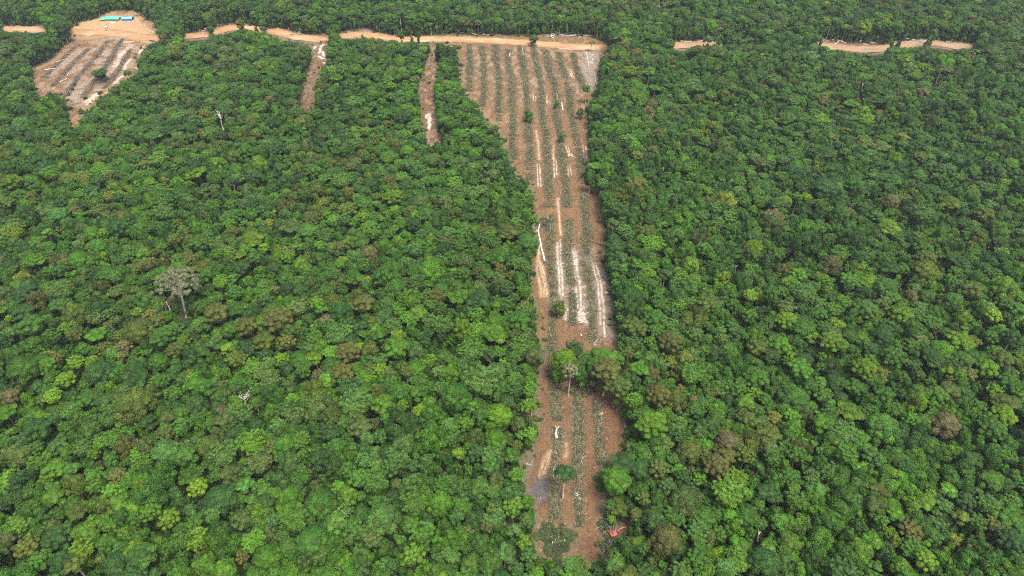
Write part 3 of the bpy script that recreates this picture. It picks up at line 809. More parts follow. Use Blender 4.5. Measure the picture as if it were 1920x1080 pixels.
# lower storey that closes the gaps
NS = 140000
ys2 = rng.uniform(95.0, 1150.0, NS * 3)
ys2 = ys2[rng.uniform(0, 1, NS * 3) < (0.743 * ys2 + 230) / 1085][:NS]
NS = len(ys2)
hf2 = 0.75 * (ys2 * cP + (CAM_H - 8) * sP) + 50
xs2 = rng.uniform(-1, 1, NS) * hf2
r2 = rng.uniform(2.4, 4.4, NS); h2 = rng.uniform(8.0, 19.0, NS)
ok2 = clear_of_openings(xs2, ys2, r2 * 0.8, h2, False)
blocks = ok2 & ~clear_of_openings(xs2, ys2, r2, h2, True)
h2 = np.where(blocks, rng.uniform(3.5, 6.0, NS), h2)
CELL_S = 5.5
gs = {}
LOWER = []
for x, y, r_, h_, o in zip(xs2, ys2, r2, h2, ok2):
    if not o: continue
    cx, cy = int(x // CELL_S), int(y // CELL_S)
    if any((a - x) ** 2 + (b - y) ** 2 < (0.62 * (r_ + q)) ** 2 for i in (-1, 0, 1) for j in (-1, 0, 1) for (a, b, q) in gs.get((cx + i, cy + j), ())):
        continue
    gs.setdefault((cx, cy), []).append((x, y, r_)); LOWER.append((x, y, r_, h_))


def tint_of(col, r, spread=.13):
    c = np.array(TINT[col])
    k = math.exp(r.normal() * spread)
    return c * k * (1 + r.normal(size=3) * [.035, .03, .08])


PALE = []
for p in PROTO[:BUSH0]:
    m_ = p[4].copy(); m_.materials.clear(); m_.materials.append(M_BARK); PALE.append(m_)

# ------------------------------------------------------------------ the trees that show largest, one by one
def add_tree(t, label, group, name="forest_tree", cat="tree", pale=False):
    pi = pick_proto(t.sp, t.R, rng)
    sp, R, H, mc, mt, _ = PROTO[pi]
    s = t.R / R; sz = min(max(t.H / H, s * .6), max(s * 1.7, 1.25))
    root = thing(name, label, cat, (t.x, t.y, -0.1), rng.uniform(0, 6.283), group)
    root.scale = (s * rng.uniform(.92, 1.08), s * rng.uniform(.92, 1.08), t.H / H)
    tr = obj("trunk", mt, root)
    if pale:
        tr.data = PALE[pi]
    cr = obj("crown", mc, root)
    col = tint_of(t.col, rng, .08)
    cr["tint"] = [float(x) for x in col]
    tr["tint"] = [0.2, 0.2, 0.2]
    return root


def px_of(t):
    u, v, d = sight((t.x, t.y, t.H * .8))
    return float(u), float(v), t.R * FPX / float(d)


MARKS = [("the orange excavator", 1160, 1000), ("the grey ash patch", 1010, 920), ("the big pale open-crowned tree", 335, 540), ("the beige-crowned tree on the strip", 1068, 705),
         ("the pale dead tree with bare limbs", 457, 755), ("the felled leafy crown", 1042, 1015), ("the brown round tree on a bare trunk", 1672, 376), ("the white forked dead tree", 413, 230),
         ("the thin white dead stem", 1421, 1005), ("the lone bushy tree between pale tracks", 1046, 572), ("the leaning pale dead trunk", 1687, 540),
         ("the photo's lower left corner", 0, 1080), ("the photo's lower right corner", 1920, 1080), ("the photo's left edge at mid-height", 0, 560), ("the photo's right edge at mid-height", 1920, 560),
         ("the dark feathery tree by the ash patch", 1070, 886)]
ORD = ["nearest", "second-nearest", "third-nearest", "fourth-nearest", "fifth-nearest", "sixth-nearest", "seventh-nearest", "eighth-nearest", "ninth-nearest", "tenth-nearest", "eleventh-nearest", "twelfth-nearest"]


def label_trees(ts):
    rows = []
    for t in ts:
        u, v, r_ = px_of(t)
        size = "large" if r_ > 21 else "small" if r_ < 14.5 else "medium"
        dist = [(math.hypot(u - a, v - b), n, a, b) for n, a, b in MARKS]
        d, n, a, b = min(dist)
        w = ("right of" if u > a else "left of") if abs(u - a) > abs(v - b) else ("below" if v > b else "above")
        rows.append((size, WORD[t.col], FORM[t.sp], w, n, d))
    out = [None] * len(ts)
    keys = {}
    for i, q in enumerate(rows): keys.setdefault(q[:5], []).append((q[5], i))
    for k, lst in keys.items():
        for o, (_d, i) in enumerate(sorted(lst)):
            nth = "" if len(lst) == 1 else ORD[min(o, len(ORD) - 1)] + " "
            out[i] = f"{nth}{k[0]} {k[1]} {k[2]} tree {k[3]} {k[4]}"
    return out


inframe = []
for t in CANOPY:
    u, v, r_ = px_of(t)
    t.single = False
    if -0.2 * r_ < u < 1920 + 0.2 * r_ and 0 < v < 1080 + 0.1 * r_:
        inframe.append((r_, t))
inframe.sort(key=lambda q: -q[0])
N_ONE = 300 - len(hand)
ones = [t for _r, t in inframe[:N_ONE]]
for t in ones: t.single = True
singles = hand + ones
for t, lb in zip(singles, label_trees(singles)):
    add_tree(t, lb, "forest trees around the clearing")
for t, q in zip(lone, LONE): add_tree(t, q[-1], "trees left standing in the openings", "standing_tree", "tree", True)
for t, q in zip(emer, EMERGENT): add_tree(t, q[-1], "trees rising above the forest", "emergent_tree", "tree", True)

# ------------------------------------------------------------------ the rest of the forest: one mass nobody could count
src = bpy.data.collections.new("forest_kinds")
for i, p in enumerate(PROTO):
    o = bpy.data.objects.new(f"kind_{i:02d}", p[5]); src.objects.link(o)


def scatter(name, label, rows, cat):
    """rows: x y z proto scale_xy scale_z rot tint"""
    me = bpy.data.meshes.new(name)
    n = len(rows)
    me.vertices.add(n)
    me.vertices.foreach_set("co", np.array([q[0] for q in rows], np.float32).ravel())
    a = me.attributes.new("kind_index", 'INT', 'POINT'); a.data.foreach_set("value", np.array([q[1] for q in rows], np.int32))
    a = me.attributes.new("size", 'FLOAT_VECTOR', 'POINT'); a.data.foreach_set("vector", np.array([q[2] for q in rows], np.float32).ravel())
    a = me.attributes.new("turn", 'FLOAT_VECTOR', 'POINT'); a.data.foreach_set("vector", np.array([(q[5] if len(q) > 5 else 0, 0, q[3]) for q in rows], np.float32).ravel())
    a = me.attributes.new("tint", 'FLOAT_VECTOR', 'POINT'); a.data.foreach_set("vector", np.array([q[4] for q in rows], np.float32).ravel())
    o = bpy.data.objects.new(name, me); C.objects.link(o)
    ng = bpy.data.node_groups.new(name + "_scatter", 'GeometryNodeTree')
    ng.interface.new_socket("Geometry", in_out='INPUT', socket_type='NodeSocketGeometry')
    ng.interface.new_socket("Geometry", in_out='OUTPUT', socket_type='NodeSocketGeometry')
    N, L = ng.nodes, ng.links
    gi = N.new("NodeGroupInput"); go = N.new("NodeGroupOutput")
    ci = N.new("GeometryNodeCollectionInfo"); ci.inputs["Collection"].default_value = src
    ci.inputs["Separate Children"].default_value = True; ci.inputs["Reset Children"].default_value = True
    ip = N.new("GeometryNodeInstanceOnPoints"); ip.inputs["Pick Instance"].default_value = True

    def na(nm, ty):
        q = N.new("GeometryNodeInputNamedAttribute"); q.data_type = ty; q.inputs["Name"].default_value = nm
        return q.outputs["Attribute"]
    e2r = N.new("FunctionNodeEulerToRotation")
    L.new(na("turn", 'FLOAT_VECTOR'), e2r.inputs[0])
    L.new(gi.outputs[0], ip.inputs["Points"]); L.new(ci.outputs[0], ip.inputs["Instance"])
    L.new(na("kind_index", 'INT'), ip.inputs["Instance Index"]); L.new(e2r.outputs[0], ip.inputs["Rotation"])
    L.new(na("size", 'FLOAT_VECTOR'), ip.inputs["Scale"])
    L.new(ip.outputs[0], go.inputs[0])
    md = o.modifiers.new("scatter", 'NODES'); md.node_group = ng
    o["kind"] = "stuff"; tag(o, label, cat)
    return o


rows = []
for t in CANOPY:
    if t.single: continue
    pi = pick_proto(t.sp, t.R, rng); _s, R, H = PROTO[pi][:3]
    s = t.R / R
    rows.append(((t.x, t.y, -.1), pi, (s * rng.uniform(.9, 1.1), s * rng.uniform(.9, 1.1), t.H / H), rng.uniform(0, 6.283), tint_of(t.col, rng), rng.normal() * .04))
scatter("forest", "dense green rainforest canopy reaching to the far edge of the view", rows, "forest")
rows = []
for x, y, r_, h_ in LOWER:
    pi = BUSH0 + int(rng.integers(3))
    rows.append(((x, y, -.1), pi, (r_ / 3, r_ / 3, h_ / 6.5), rng.uniform(0, 6.283), tint_of(['mid', 'dark', 'mid', 'blue', 'bright'][int(rng.integers(5))], rng)))
for poly, big_ in [(STRIP, 1.0), (CUT_EAST, .8), (CUT_WEST, .8), (CAMP, 1.1)] + [(p, .6) for p in ROAD_VIEWS]:
    W = ground_at(*np.array(poly, float).T)[:, :2]
    W = np.concatenate([W, W[:1]])
    for a, b in zip(W[:-1], W[1:]):
        L_ = float(np.hypot(*(b - a)))
        for _k in range(rng.poisson(L_ / 1.5)):
            p = a + (b - a) * rng.uniform() + rng.normal(0, 2.8, 2) * big_
            if rng.uniform() < .75 and on_bare_ground(*[np.atleast_1d(q) for q in sight((p[0], p[1], .5))[:2]])[0]: continue
            if np.hypot(*(p - np.array([-508.0, 770.0]))) < 60 or seg_dist(p[None], ROADW_)[0] < 9.0: continue
            r_ = rng.gamma(3.0, .45) * big_ + .3; h_ = r_ * rng.uniform(.7, 1.5)
            rows.append(((p[0], p[1], -.05), BUSH0 + int(rng.integers(3)), (r_ / 3, r_ / 3, h_ / 6.5), rng.uniform(0, 6.28), tint_of(['mid', 'dark', 'olive', 'grey', 'brown'][int(rng.integers(5))], rng) * .9))
scatter("undergrowth", "low dark green undergrowth filling the gaps beneath the forest trees", rows, "undergrowth")
print("canopy", len(CANOPY), "lower", len(LOWER))

# ------------------------------------------------------------------ ground
def lift(x, y):
    return 0.45 * (vnoise(x / 9, y / 9, 11) - .5) + 0.22 * (vnoise(x / 2.2, y / 2.2, 12) - .5)


M_STRIP = soil_material("churned_soil", 'strip')
M_ROAD = soil_material("road_earth", 'road')
M_FLOOR = soil_material("leaf_mould", 'floor')


def smooth(a, e0, e1):
    t = np.clip((a - e0) / (e1 - e0), 0, 1)
    return t * t * (3 - 2 * t)


def tracks(P, lines, hw, soft=.5):
    out = np.zeros(len(P))
    wob = (vnoise(P[:, 0] / 1.3, P[:, 1] / 3.0, 31) - .5) * hw * 1.1
    for ln in lines:
        W = ground_at(*np.array(ln, float).T)[:, :2]
        lo, hi = W.min(0) - 4, W.max(0) + 4
        m = ((P >= lo) & (P <= hi)).all(1)
        if m.any():
            d = seg_dist(P[m], W) + wob[m]
            out[m] = np.maximum(out[m], 1 - smooth(d, hw * (1 - soft), hw * (1 + soft)))
    return out


def patch(P, poly, soft=2.0):
    W = ground_at(*np.array(poly, float).T)[:, :2]
    d = seg_dist(P, np.concatenate([W, W[:1]]))
    d = np.where(in_poly(P[:, 0], P[:, 1], W), -d, d) + (vnoise(P[:, 0] / 2, P[:, 1] / 2, 5) - .5) * soft * 2.5
    return 1 - smooth(d, -soft * .5, soft)


RUTS = [[(1007, 308), (1008, 325), (1009, 350)], [(1011.7, 308), (1013, 328), (1014, 350)], [(1038, 294), (1039, 315), (1039.5, 334)], [(1043, 300), (1044, 328)],
        [(1061, 275), (1066, 290), (1067, 294)], [(1066, 276), (1067, 285), (1068, 292)], [(1064.5, 313), (1066, 331)], [(1068.5, 312), (1072, 329)], [(1072, 289), (1073, 295)],
        [(1066, 291), (1082, 296), (1103, 299)], [(1093, 273), (1095, 293), (1098, 314)], [(1098.4, 275), (1100, 295), (1103, 313)],
        [(1045, 456), (1045.5, 487), (1048, 516), (1049.5, 552)], [(1050.7, 450), (1052, 493), (1054, 516), (1055, 554)],
        [(1075, 470), (1076, 487), (1075, 501), (1079.4, 527), (1081, 550), (1083, 580)], [(1079.4, 472), (1082, 493), (1080, 503), (1084, 516), (1087.4, 539), (1090, 578)],
        [(1076, 488), (1080, 497), (1083, 507)], [(1111.6, 495), (1114, 510), (1121, 527), (1122.5, 550), (1124, 571), (1125, 596), (1126, 610)],
        [(1118, 499), (1122, 512), (1126.5, 525), (1128, 545), (1130, 562), (1133, 590), (1132, 609), (1134, 632)],
        [(1057.6, 570), (1060, 590), (1060, 600)], [(1064, 129), (1068, 137), (1073, 146)], [(1068.5, 129), (1073, 140), (1076, 148)],
        [(1100, 97), (1102, 110), (1104, 124)], [(1104, 97), (1108, 108), (1112, 112)], [(1115, 137), (1117, 150), (1119, 160)], [(999.6, 178), (1000, 189)], [(1004.4, 181), (1004.4, 190)],
        [(1025.4, 176), (1025.4, 195)], [(1053, 192), (1056, 206)]]
RUTS_TAN = [[(1009, 486), (1006, 508), (1011, 525), (1015, 545), (1015, 556)], [(1011.7, 490), (1014, 508), (1017.5, 520), (1021, 535), (1021, 556)], [(1013, 492), (1018, 510), (1022, 525), (1026, 543), (1025, 556)],
            [(1016, 500), (1021, 514), (1023, 520)], [(1011, 462), (1009, 486)], [(1030, 849), (1024, 858), (1019, 867), (1014, 885), (1008, 901)], [(1028, 862), (1023, 878), (1019, 888)],
            [(1033, 845), (1029, 862), (1028, 872)], [(1062, 832), (1061, 845), (1060, 858)], [(1038, 300), (1037, 275)], [(1011, 300), (1009, 270), (1005, 245)], [(1051, 440), (1048, 400), (1046, 372)]]


def sheet(name, W, step, mat, attrs, margin=6.0, z0=0.0, lifted=True):
    lo, hi = W.min(0) - margin, W.max(0) + margin
    nx, ny = int((hi[0] - lo[0]) / step) + 1, int((hi[1] - lo[1]) / step) + 1
    X, Y = np.meshgrid(lo[0] + np.arange(nx) * step, lo[1] + np.arange(ny) * step)
    P = np.stack([X.ravel(), Y.ravel()], 1)
    d = seg_dist(P, np.concatenate([W, W[:1]]))
    keep = in_poly(P[:, 0], P[:, 1], W) | (d < margin * (.6 + .8 * vnoise(P[:, 0] / 5, P[:, 1] / 5, 9)))
    k = keep.reshape(ny, nx)
    q = k[:-1, :-1] & k[1:, :-1] & k[:-1, 1:] & k[1:, 1:]
    idx = np.arange(nx * ny).reshape(ny, nx)
    Q = np.stack([idx[:-1, :-1][q], idx[:-1, 1:][q], idx[1:, 1:][q], idx[1:, :-1][q]], 1)
    used, inv = np.unique(Q, return_inverse=True)
    P = P[used]; Q = inv.reshape(-1, 4)
    Z = z0 + (lift(P[:, 0], P[:, 1]) + .34 if lifted else 0)
    mb = MB(); mb.add(np.concatenate([P, np.broadcast_to(Z, len(P))[:, None]], 1), Q)
    me = mb.mesh(name, mat, True)
    for kx, v in attrs(P, d[used]).items():
        a = me.attributes.new(kx, 'FLOAT', 'POINT'); a.data.foreach_set("value", np.clip(v, 0, 1).astype(np.float32))
    o = obj(name, me); o["kind"] = "structure"
    return o


def strip_attrs(P, d):
    u, v, _ = sight(np.concatenate([P, np.zeros((len(P), 1))], 1))
    n1 = vnoise(P[:, 0] / 14, P[:, 1] / 22, 21); n2 = vnoise(P[:, 0] / 4, P[:, 1] / 7, 22)
    red = smooth(v, 560, 740) * (.32 + .7 * n1) * (.4 + .7 * n2) + .55 * smooth(n1 * .6 + n2 * .4, .55, .75)
    midzone = smooth(v, 400, 455) * smooth(-v, -625, -590)
    sand = np.maximum(tracks(P, RUTS, .55), .55 * tracks(P, RUTS_TAN, .5) * (1 - .45 * smooth(v, 760, 830)))
    sand = np.maximum(sand, midzone * tracks(P, RUTS, .85, .8) * .55) * (.35 + .9 * vnoise(P[:, 0] / 1.1, P[:, 1] / 2.5, 33)) * (.72 + .28 * smooth(v, 300, 440))
    blot = patch(P, [(1081, 583), (1092, 576), (1106, 582), (1107, 602), (1098, 607), (1084, 605)], 1.2) * smooth(vnoise(P[:, 0] / 1.3, P[:, 1] / 1.6, 43) * .7 + n2 * .3, .3, .62) * .85
    for cu, cv_, rr in ((1095.5, 540, 5.0), (1098, 552, 5.5), (1100, 574, 6), (1067, 580, 5), (1089, 503, 4.5), (1057, 495, 3), (1060, 510, 3), (1136, 520, 4.0), (1138, 548, 4.5), (1133, 531, 3.5), (1141, 585, 3), (1108, 118, 7), (1112, 103, 6), (1083, 296, 3)):
        c = ground_at(cu, cv_)[:2]; dd = np.hypot(*(P - c).T)
        blot = np.maximum(blot, (1 - smooth(dd, rr * .12, rr * .62)) * smooth(vnoise(P[:, 0] / 1.4, P[:, 1] / 1.4, 41), .3, .6) * .8)
    tan = np.maximum(smooth(n1 * .5 + n2 * .5, .52, .72) * smooth(-v, -420, -150) * .45, tracks(P, RUTS_TAN, 1.6) * .7 * (1 - .5 * smooth(v, 760, 830)))
    grey = np.maximum(patch(P, [(1040, 462), (1110, 468), (1118, 498), (1142, 512), (1150, 570), (1158, 640), (1128, 640), (1104, 612), (1056, 600), (1036, 560)], 4) * (.25 + .75 * n2),
                      patch(P, [(1095, 96), (1124, 98), (1122, 150), (1108, 165), (1090, 135)], 4) * .8)
    grey = np.maximum(grey, patch(P, [(1003, 180), (1103, 180), (1103, 92), (868, 92), (866, 150), (940, 190)], 5) * smooth(n2, .5, .8) * .55)
    ash = patch(P, [(991, 917), (1001, 904), (1016, 895), (1031, 903), (1033, 936), (1014, 944), (1000, 940), (991, 932)], 3.2)
    scrub = np.maximum.reduce([patch(P, [(1124, 968), (1190, 975), (1190, 1010), (1160, 1030), (1140, 1064), (1128, 1040)], 2.5) * (.3 + .7 * n2), patch(P, [(962, 850), (1001, 844), (997, 880), (990, 915), (984, 935), (972, 900)], 1.5) * .9,
                              (1 - smooth(d, 0, 4.5)) * .8, patch(P, [(1004, 985), (1085, 985), (1090, 1062), (1004, 1062)], 3) * .5])
    sand = np.maximum(sand, blot)
    return dict(red=red, sand=sand, tan=tan, grey=grey * (1 - .4 * red), ash=ash, scrub=scrub, road=tracks(P, [ROAD_LINE], 11.0, .12) * 0)


def camp_attrs(P, d):
    u, v, _ = sight(np.concatenate([P, np.zeros((len(P), 1))], 1))
    n1 = vnoise(P[:, 0] / 12, P[:, 1] / 12, 21); n2 = vnoise(P[:, 0] / 4, P[:, 1] / 4, 22)
    yard = patch(P, [(132, 48), (205, 30), (262, 32), (272, 52), (300, 70), (290, 82), (255, 74), (215, 66), (180, 66), (135, 68)], 4)
    sand = np.maximum.reduce([patch(P, [(244, 84), (254, 82), (240, 96), (231, 108), (222, 128), (212, 136), (211, 126), (219, 110), (231, 94)], 2) * (.45 + .5 * n2),
                              tracks(P, [[(271, 87), (265, 94), (262, 101)], [(243, 112), (236, 122), (233, 130)], [(230, 142), (222, 150), (214, 157)], [(184, 172), (174, 182), (160, 192)], [(182, 178), (172, 188), (164, 196)], [(200, 175), (206, 174)], [(255, 127), (261, 131)], [(222, 88), (232, 80), (250, 78)], [(205, 63), (192, 63)]], 1.7),
                              tracks(P, [[(252, 70), (275, 76), (300, 73)]], 4.5) * .7])
    tan = np.maximum(yard, .55 * smooth(n1 * .5 + n2 * .5, .3, .6))
    grey = patch(P, [(215, 66), (262, 84), (240, 140), (190, 165), (150, 200), (120, 185), (80, 160), (120, 110)], 6) * smooth(n1 * .5 + n2 * .5, .35, .65) * .75
    z = np.zeros(len(P))
    return dict(red=(1 - yard) * smooth(v, 150, 235) * .5, sand=sand * .75, tan=tan, grey=grey * (1 - yard), ash=z, scrub=(1 - smooth(d, 0, 4)) * .6, road=z)


def cut_attrs(P, d):
    n1 = vnoise(P[:, 0] / 9, P[:, 1] / 18, 21); n2 = vnoise(P[:, 0] / 3, P[:, 1] / 5, 22)
    z = np.zeros(len(P))
    sand = tracks(P, [[(597, 106), (605, 110)], [(606, 118), (611, 119)], [(601, 93), (598, 100)], [(606, 84), (600, 92)], [(800, 216), (801, 222)], [(805, 214), (805, 242)], [(588, 92), (592, 88)], [(604, 97), (610, 109)]], 1.5)
    return dict(red=.6 * n1 + .25, sand=sand, tan=smooth(n1 * .5 + n2 * .5, .5, .8) * .5, grey=.45 * smooth(n2, .4, .8), ash=z, scrub=(1 - smooth(d, 0, 3.5)) * .8, road=z)


def road_attrs(P, d):
    n1 = vnoise(P[:, 0] / 18, P[:, 1] / 6, 21)
    z = np.zeros(len(P))
    c = seg_dist(P, ROADW) + (vnoise(P[:, 0] / 6, P[:, 1] / 6, 91) - .5) * 4.5
    east = smooth(P[:, 0], 190, 235)
    rut = np.maximum.reduce([1 - smooth(np.abs(c - q), .3, 1.0) for q in (1.4, 3.6, 5.6)]) * smooth(vnoise(P[:, 0] / 15, P[:, 1] / 15, 92), .3, .6)
    return dict(red=rut * .35, sand=.28 * smooth(n1, .5, .8) * (1 - rut), tan=np.maximum(smooth(c, 4.5, 8) * .6, east * .55), grey=east * .45 * n1, ash=z, scrub=np.maximum(smooth(c, 7.5, 10.0) * .6, east * smooth(n1, .6, .85) * .5), road=(1 - smooth(c, 4.5, 8.5) * .9) * (1 - .65 * east) * (1 - .4 * rut))




def world_poly(p): return ground_at(*np.array(p, float).T)[:, :2]


# floor of the forest, one sheet to the horizon
mb = MB(); E = 4200.0
g = np.linspace(-E, E, 43); GX, GY = np.meshgrid(g, g); idx = np.arange(43 * 43).reshape(43, 43)
mb.add(np.stack([GX.ravel(), GY.ravel(), np.full(GX.size, -.12)], 1), np.stack([idx[:-1, :-1].ravel(), idx[:-1, 1:].ravel(), idx[1:, 1:].ravel(), idx[1:, :-1].ravel()], 1))
o = obj("forest_floor", mb.mesh("forest_floor", M_FLOOR)); o["kind"] = "structure"
sheet("cleared_ground", world_poly(STRIP), 0.55, M_STRIP, strip_attrs)
sheet("far_clearing_ground", world_poly(CAMP), 0.9, M_STRIP, camp_attrs)
sheet("cut_track_ground", world_poly(CUT_EAST), 0.7, M_STRIP, cut_attrs, 5)
sheet("side_track_ground", world_poly(CUT_WEST), 0.7, M_STRIP, cut_attrs, 5)
# the road: a ribbon round its centre line
tn = np.gradient(ROADW, axis=0); tn = unit(tn); nrm = np.stack([-tn[:, 1], tn[:, 0]], 1)
ribbon = np.concatenate([ROADW + nrm * 8.5, (ROADW - nrm * 8.5)[::-1]])
sheet("dirt_road", ribbon, 0.9, M_ROAD, road_attrs, 2.0, z0=.16)
# bare verge of churned earth between the road and the forest behind it
verge = np.concatenate([ROADW + nrm * 22, (ROADW - nrm * 14)[::-1]])
sheet("road_verge", verge, 1.4, M_STRIP, cut_attrs, 3.0, z0=-.30)

# ------------------------------------------------------------------ brush rows
def resample(W, step):
    seg = np.hypot(*np.diff(W, axis=0).T); s = np.concatenate([[0], np.cumsum(seg)])
    t = np.arange(0, s[-1], step)
    return np.stack([np.interp(t, s, W[:, 0]), np.interp(t, s, W[:, 1])], 1)


def gz(x, y): return lift(np.asarray(x), np.asarray(y)) + .34


def brush_row(line, label, group, width=2.2, green=1.0, dens=1.0, hmax=1.1, brush=None):
    W = resample(world_poly(line), .5)
    n = len(W)
    root = thing("brush_row", label, "brush row", (float(W[n // 2, 0]), float(W[n // 2, 1]), 0), 0, group)
    T = unit(np.gradient(W, axis=0)); Nn = np.stack([-T[:, 1], T[:, 0]], 1)
    amp = smooth(.55 * vnoise(W[:, 0] / 5, W[:, 1] / 13, 51) + .45 * vnoise(W[:, 0] / 2, W[:, 1] / 4, 53), .10, .55) * 1.2 + .06
    width = width * (.55 + .8 * vnoise(W[:, 0] / 6, W[:, 1] / 11, 54))
    off = np.array(root.location)
    lv = MB(); k = int(n * 42 * dens * green)
    i = rng.integers(0, n, k)
    a = rng.normal(0, .5, k)
    keep = rng.uniform(0, 1.1, k) < amp[i]
    i, a = i[keep], a[keep]
    P2 = W[i] + Nn[i] * (a * width[i])[:, None] + rng.normal(0, .3, (len(i), 2))
    z = gz(P2[:, 0], P2[:, 1]) + hmax * np.exp(-(a / .7) ** 2) * rng.uniform(.1, 1, len(i))
    P = np.concatenate([P2, z[:, None]], 1) - off
    nn = unit(rng.normal(size=P.shape) * .7 + [0, 0, 1])
    clump = .55 + .9 * vnoise(P2[:, 0] / 1.6, P2[:, 1] / 1.6, 52)
    cards(lv, P, nn, rng.uniform(.22, .55, len(P)), clump * rng.uniform(.6, 1.4, len(P)), .5 + rng.normal(size=len(P)) * .015, rng, .5)
    obj("foliage", lv.mesh("cut_foliage", brush or M_CUTLEAF), root)["kind"] = "stuff"
    st = MB(); k = int(n * 1.5 * dens)
    for q in range(k):
        j = int(rng.integers(0, n)); b = rng.normal(0, .5)
        c = W[j] + Nn[j] * b * width[j] * 1.25
        L_ = rng.uniform(.8, 4.2); th = math.atan2(T[j, 1], T[j, 0]) + rng.normal(0, .7)
        d = np.array([math.cos(th), math.sin(th), rng.normal(0, .12)]) * L_ / 2
        p = np.array([c[0], c[1], float(gz(c[0], c[1])) + rng.uniform(.15, hmax)]) - off
        tube(st, [p - d, p + d], [rng.uniform(.05, .13), .04], 3, var=rng.choice([.5, .8, 1.2, 1.9, 2.6], p=[.2, .3, .25, .17, .08]), cap=False)
    obj("branches", st.mesh("cut_branches", M_STICK), root)["kind"] = "stuff"
    return root


ROWS = [([(880, 84), (881.5, 117), (880.7, 148), (879, 172)], "first brush row from the upper strip's tongue of forest, short"),
        ([(903, 88), (906.5, 117), (908, 148), (908, 172), (904, 200)], "second brush row from the tongue of forest"),
        ([(929, 84), (930, 109), (934, 133), (935.5, 164), (934.7, 195), (935.5, 228)], "third brush row from the tongue of forest"),
        ([(952.7, 93.5), (953.5, 122), (959, 148), (960, 180), (961, 211), (962, 234), (961, 260), (962, 282), (963.6, 300)], "fourth brush row from the tongue of forest"),
        ([(974.6, 86), (980, 117), (984, 140), (986, 164), (988, 187), (990, 226), (991, 254), (994, 281), (993, 308), (993.5, 338)], "fifth brush row, from the road past the small round tree"),
        ([(999.6, 86), (1004, 117), (1010.6, 140), (1015, 164), (1015, 195), (1018, 230), (1023, 250), (1024.6, 274), (1026, 301), (1027, 328), (1029, 356), (1030, 373), (1029, 390)], "sixth brush row, from the olive tree at the road"),
        ([(1031, 412), (1031, 430), (1032, 453), (1031, 493), (1033.5, 510), (1038, 539), (1040, 573), (1036, 602), (1036, 627), (1035, 652), (1035, 702), (1042, 729), (1041, 766), (1044, 791)], "long brush row beside the western lane, past the lone bushy tree"),
        ([(1045, 803), (1045, 835), (1042, 860), (1040, 892), (1041, 930), (1038, 957), (1042, 980)], "leafy brush row beside the ash patch"),
        ([(1021.5, 93.5), (1027, 109), (1030, 136), (1039, 156), (1043, 187), (1042, 218), (1053, 258), (1050, 277), (1054, 301), (1058, 328), (1062, 356), (1063, 390)], "brush row holding the narrow bright sapling"),
        ([(1066, 413), (1066, 442), (1064.5, 459), (1061, 477), (1068, 510), (1071, 539), (1075, 579), (1072, 612)], "brush row between the two middle pairs of pale tracks"),
        ([(1082, 738), (1084, 772), (1085, 804), (1085, 849), (1080, 892), (1084, 917), (1085, 949), (1086, 989)], "green brush row down the middle of the strip's near end"),
        ([(1048, 99), (1054, 129), (1062, 151), (1067.7, 179.5), (1070, 211), (1075, 234), (1079, 255), (1084, 281), (1088, 308), (1094, 345)], "brush row second from the east forest edge"),
        ([(1093, 367), (1096.6, 388), (1098, 413), (1101, 436), (1098, 459), (1096.6, 493), (1102, 518), (1108, 550), (1110, 585), (1111, 625), (1114, 645)], "brush row between the two eastern lanes, down to the clump"),
        ([(1118, 748), (1121, 785), (1124, 835), (1126, 849), (1127, 872)], "brush row with a splintered stump, ending at the big round tree"),
        ([(1073, 100), (1081, 129.5), (1089, 151), (1093, 168)], "short thin brush row nearest the east corner of the strip")]
for ln, lb in ROWS:
    near = ln[0][1] > 400
    brush_row(ln, lb, "brush rows on the strip", 4.6 if near else 5.2, 1.0, 1.3 if near else 1.0, 1.3)
CAMPROWS = [([(202, 78), (186, 100), (167, 122), (148, 144), (132, 166), (124, 182)], "third brush row across the far clearing, counting from the bare-trunked forest edge"),
            ([(166, 92), (150, 108), (132, 125), (116, 144), (98, 163)], "second brush row across the far clearing, counting from the bare-trunked forest edge"),
            ([(146, 84), (126, 103), (108, 120), (94, 134), (83, 147)], "first brush row across the far clearing, beside the bare-trunked forest edge"),
            ([(230, 74), (218, 94), (208, 111), (192, 134), (175, 155), (156, 185)], "brush row across the far clearing, on the shed side of the pale track"),
            ([(246, 92), (236, 108), (228, 122), (215, 144), (194, 168)], "dark brush row across the far clearing, past the broad dark tree")]
for ln, lb in CAMPROWS:
    brush_row(ln, lb, "brush rows in the far clearing", 4.4, .6, 1.6, 1.6, M_DRYBRUSH)

# dark ragged bushes on the camp rows and the strip's near edge, each one a plant
BUSHES = [(140, 158, 4.5), (134, 167, 5), (160, 184, 5), (128, 176, 4)]
for u, v, rpx in BUSHES:
    t = tree_from_sight(u, v, rpx, 'dome', 'dark', None, 3.0)
    root = thing("bush", "dark green bush on a brush row of the far clearing", "bush", (t.x, t.y, 0), rng.uniform(0, 6), "bushes in the far clearing")
    cr, tr = make_tree('bush', t.R, 3.0, 950 + int(u))
    o = obj("foliage", cr.mesh("bush_foliage", M_LEAF), root); o["tint"] = list(map(float, TINT['dark']))
    obj("stem", tr.mesh("bush_stem", M_DARKBARK, True), root)

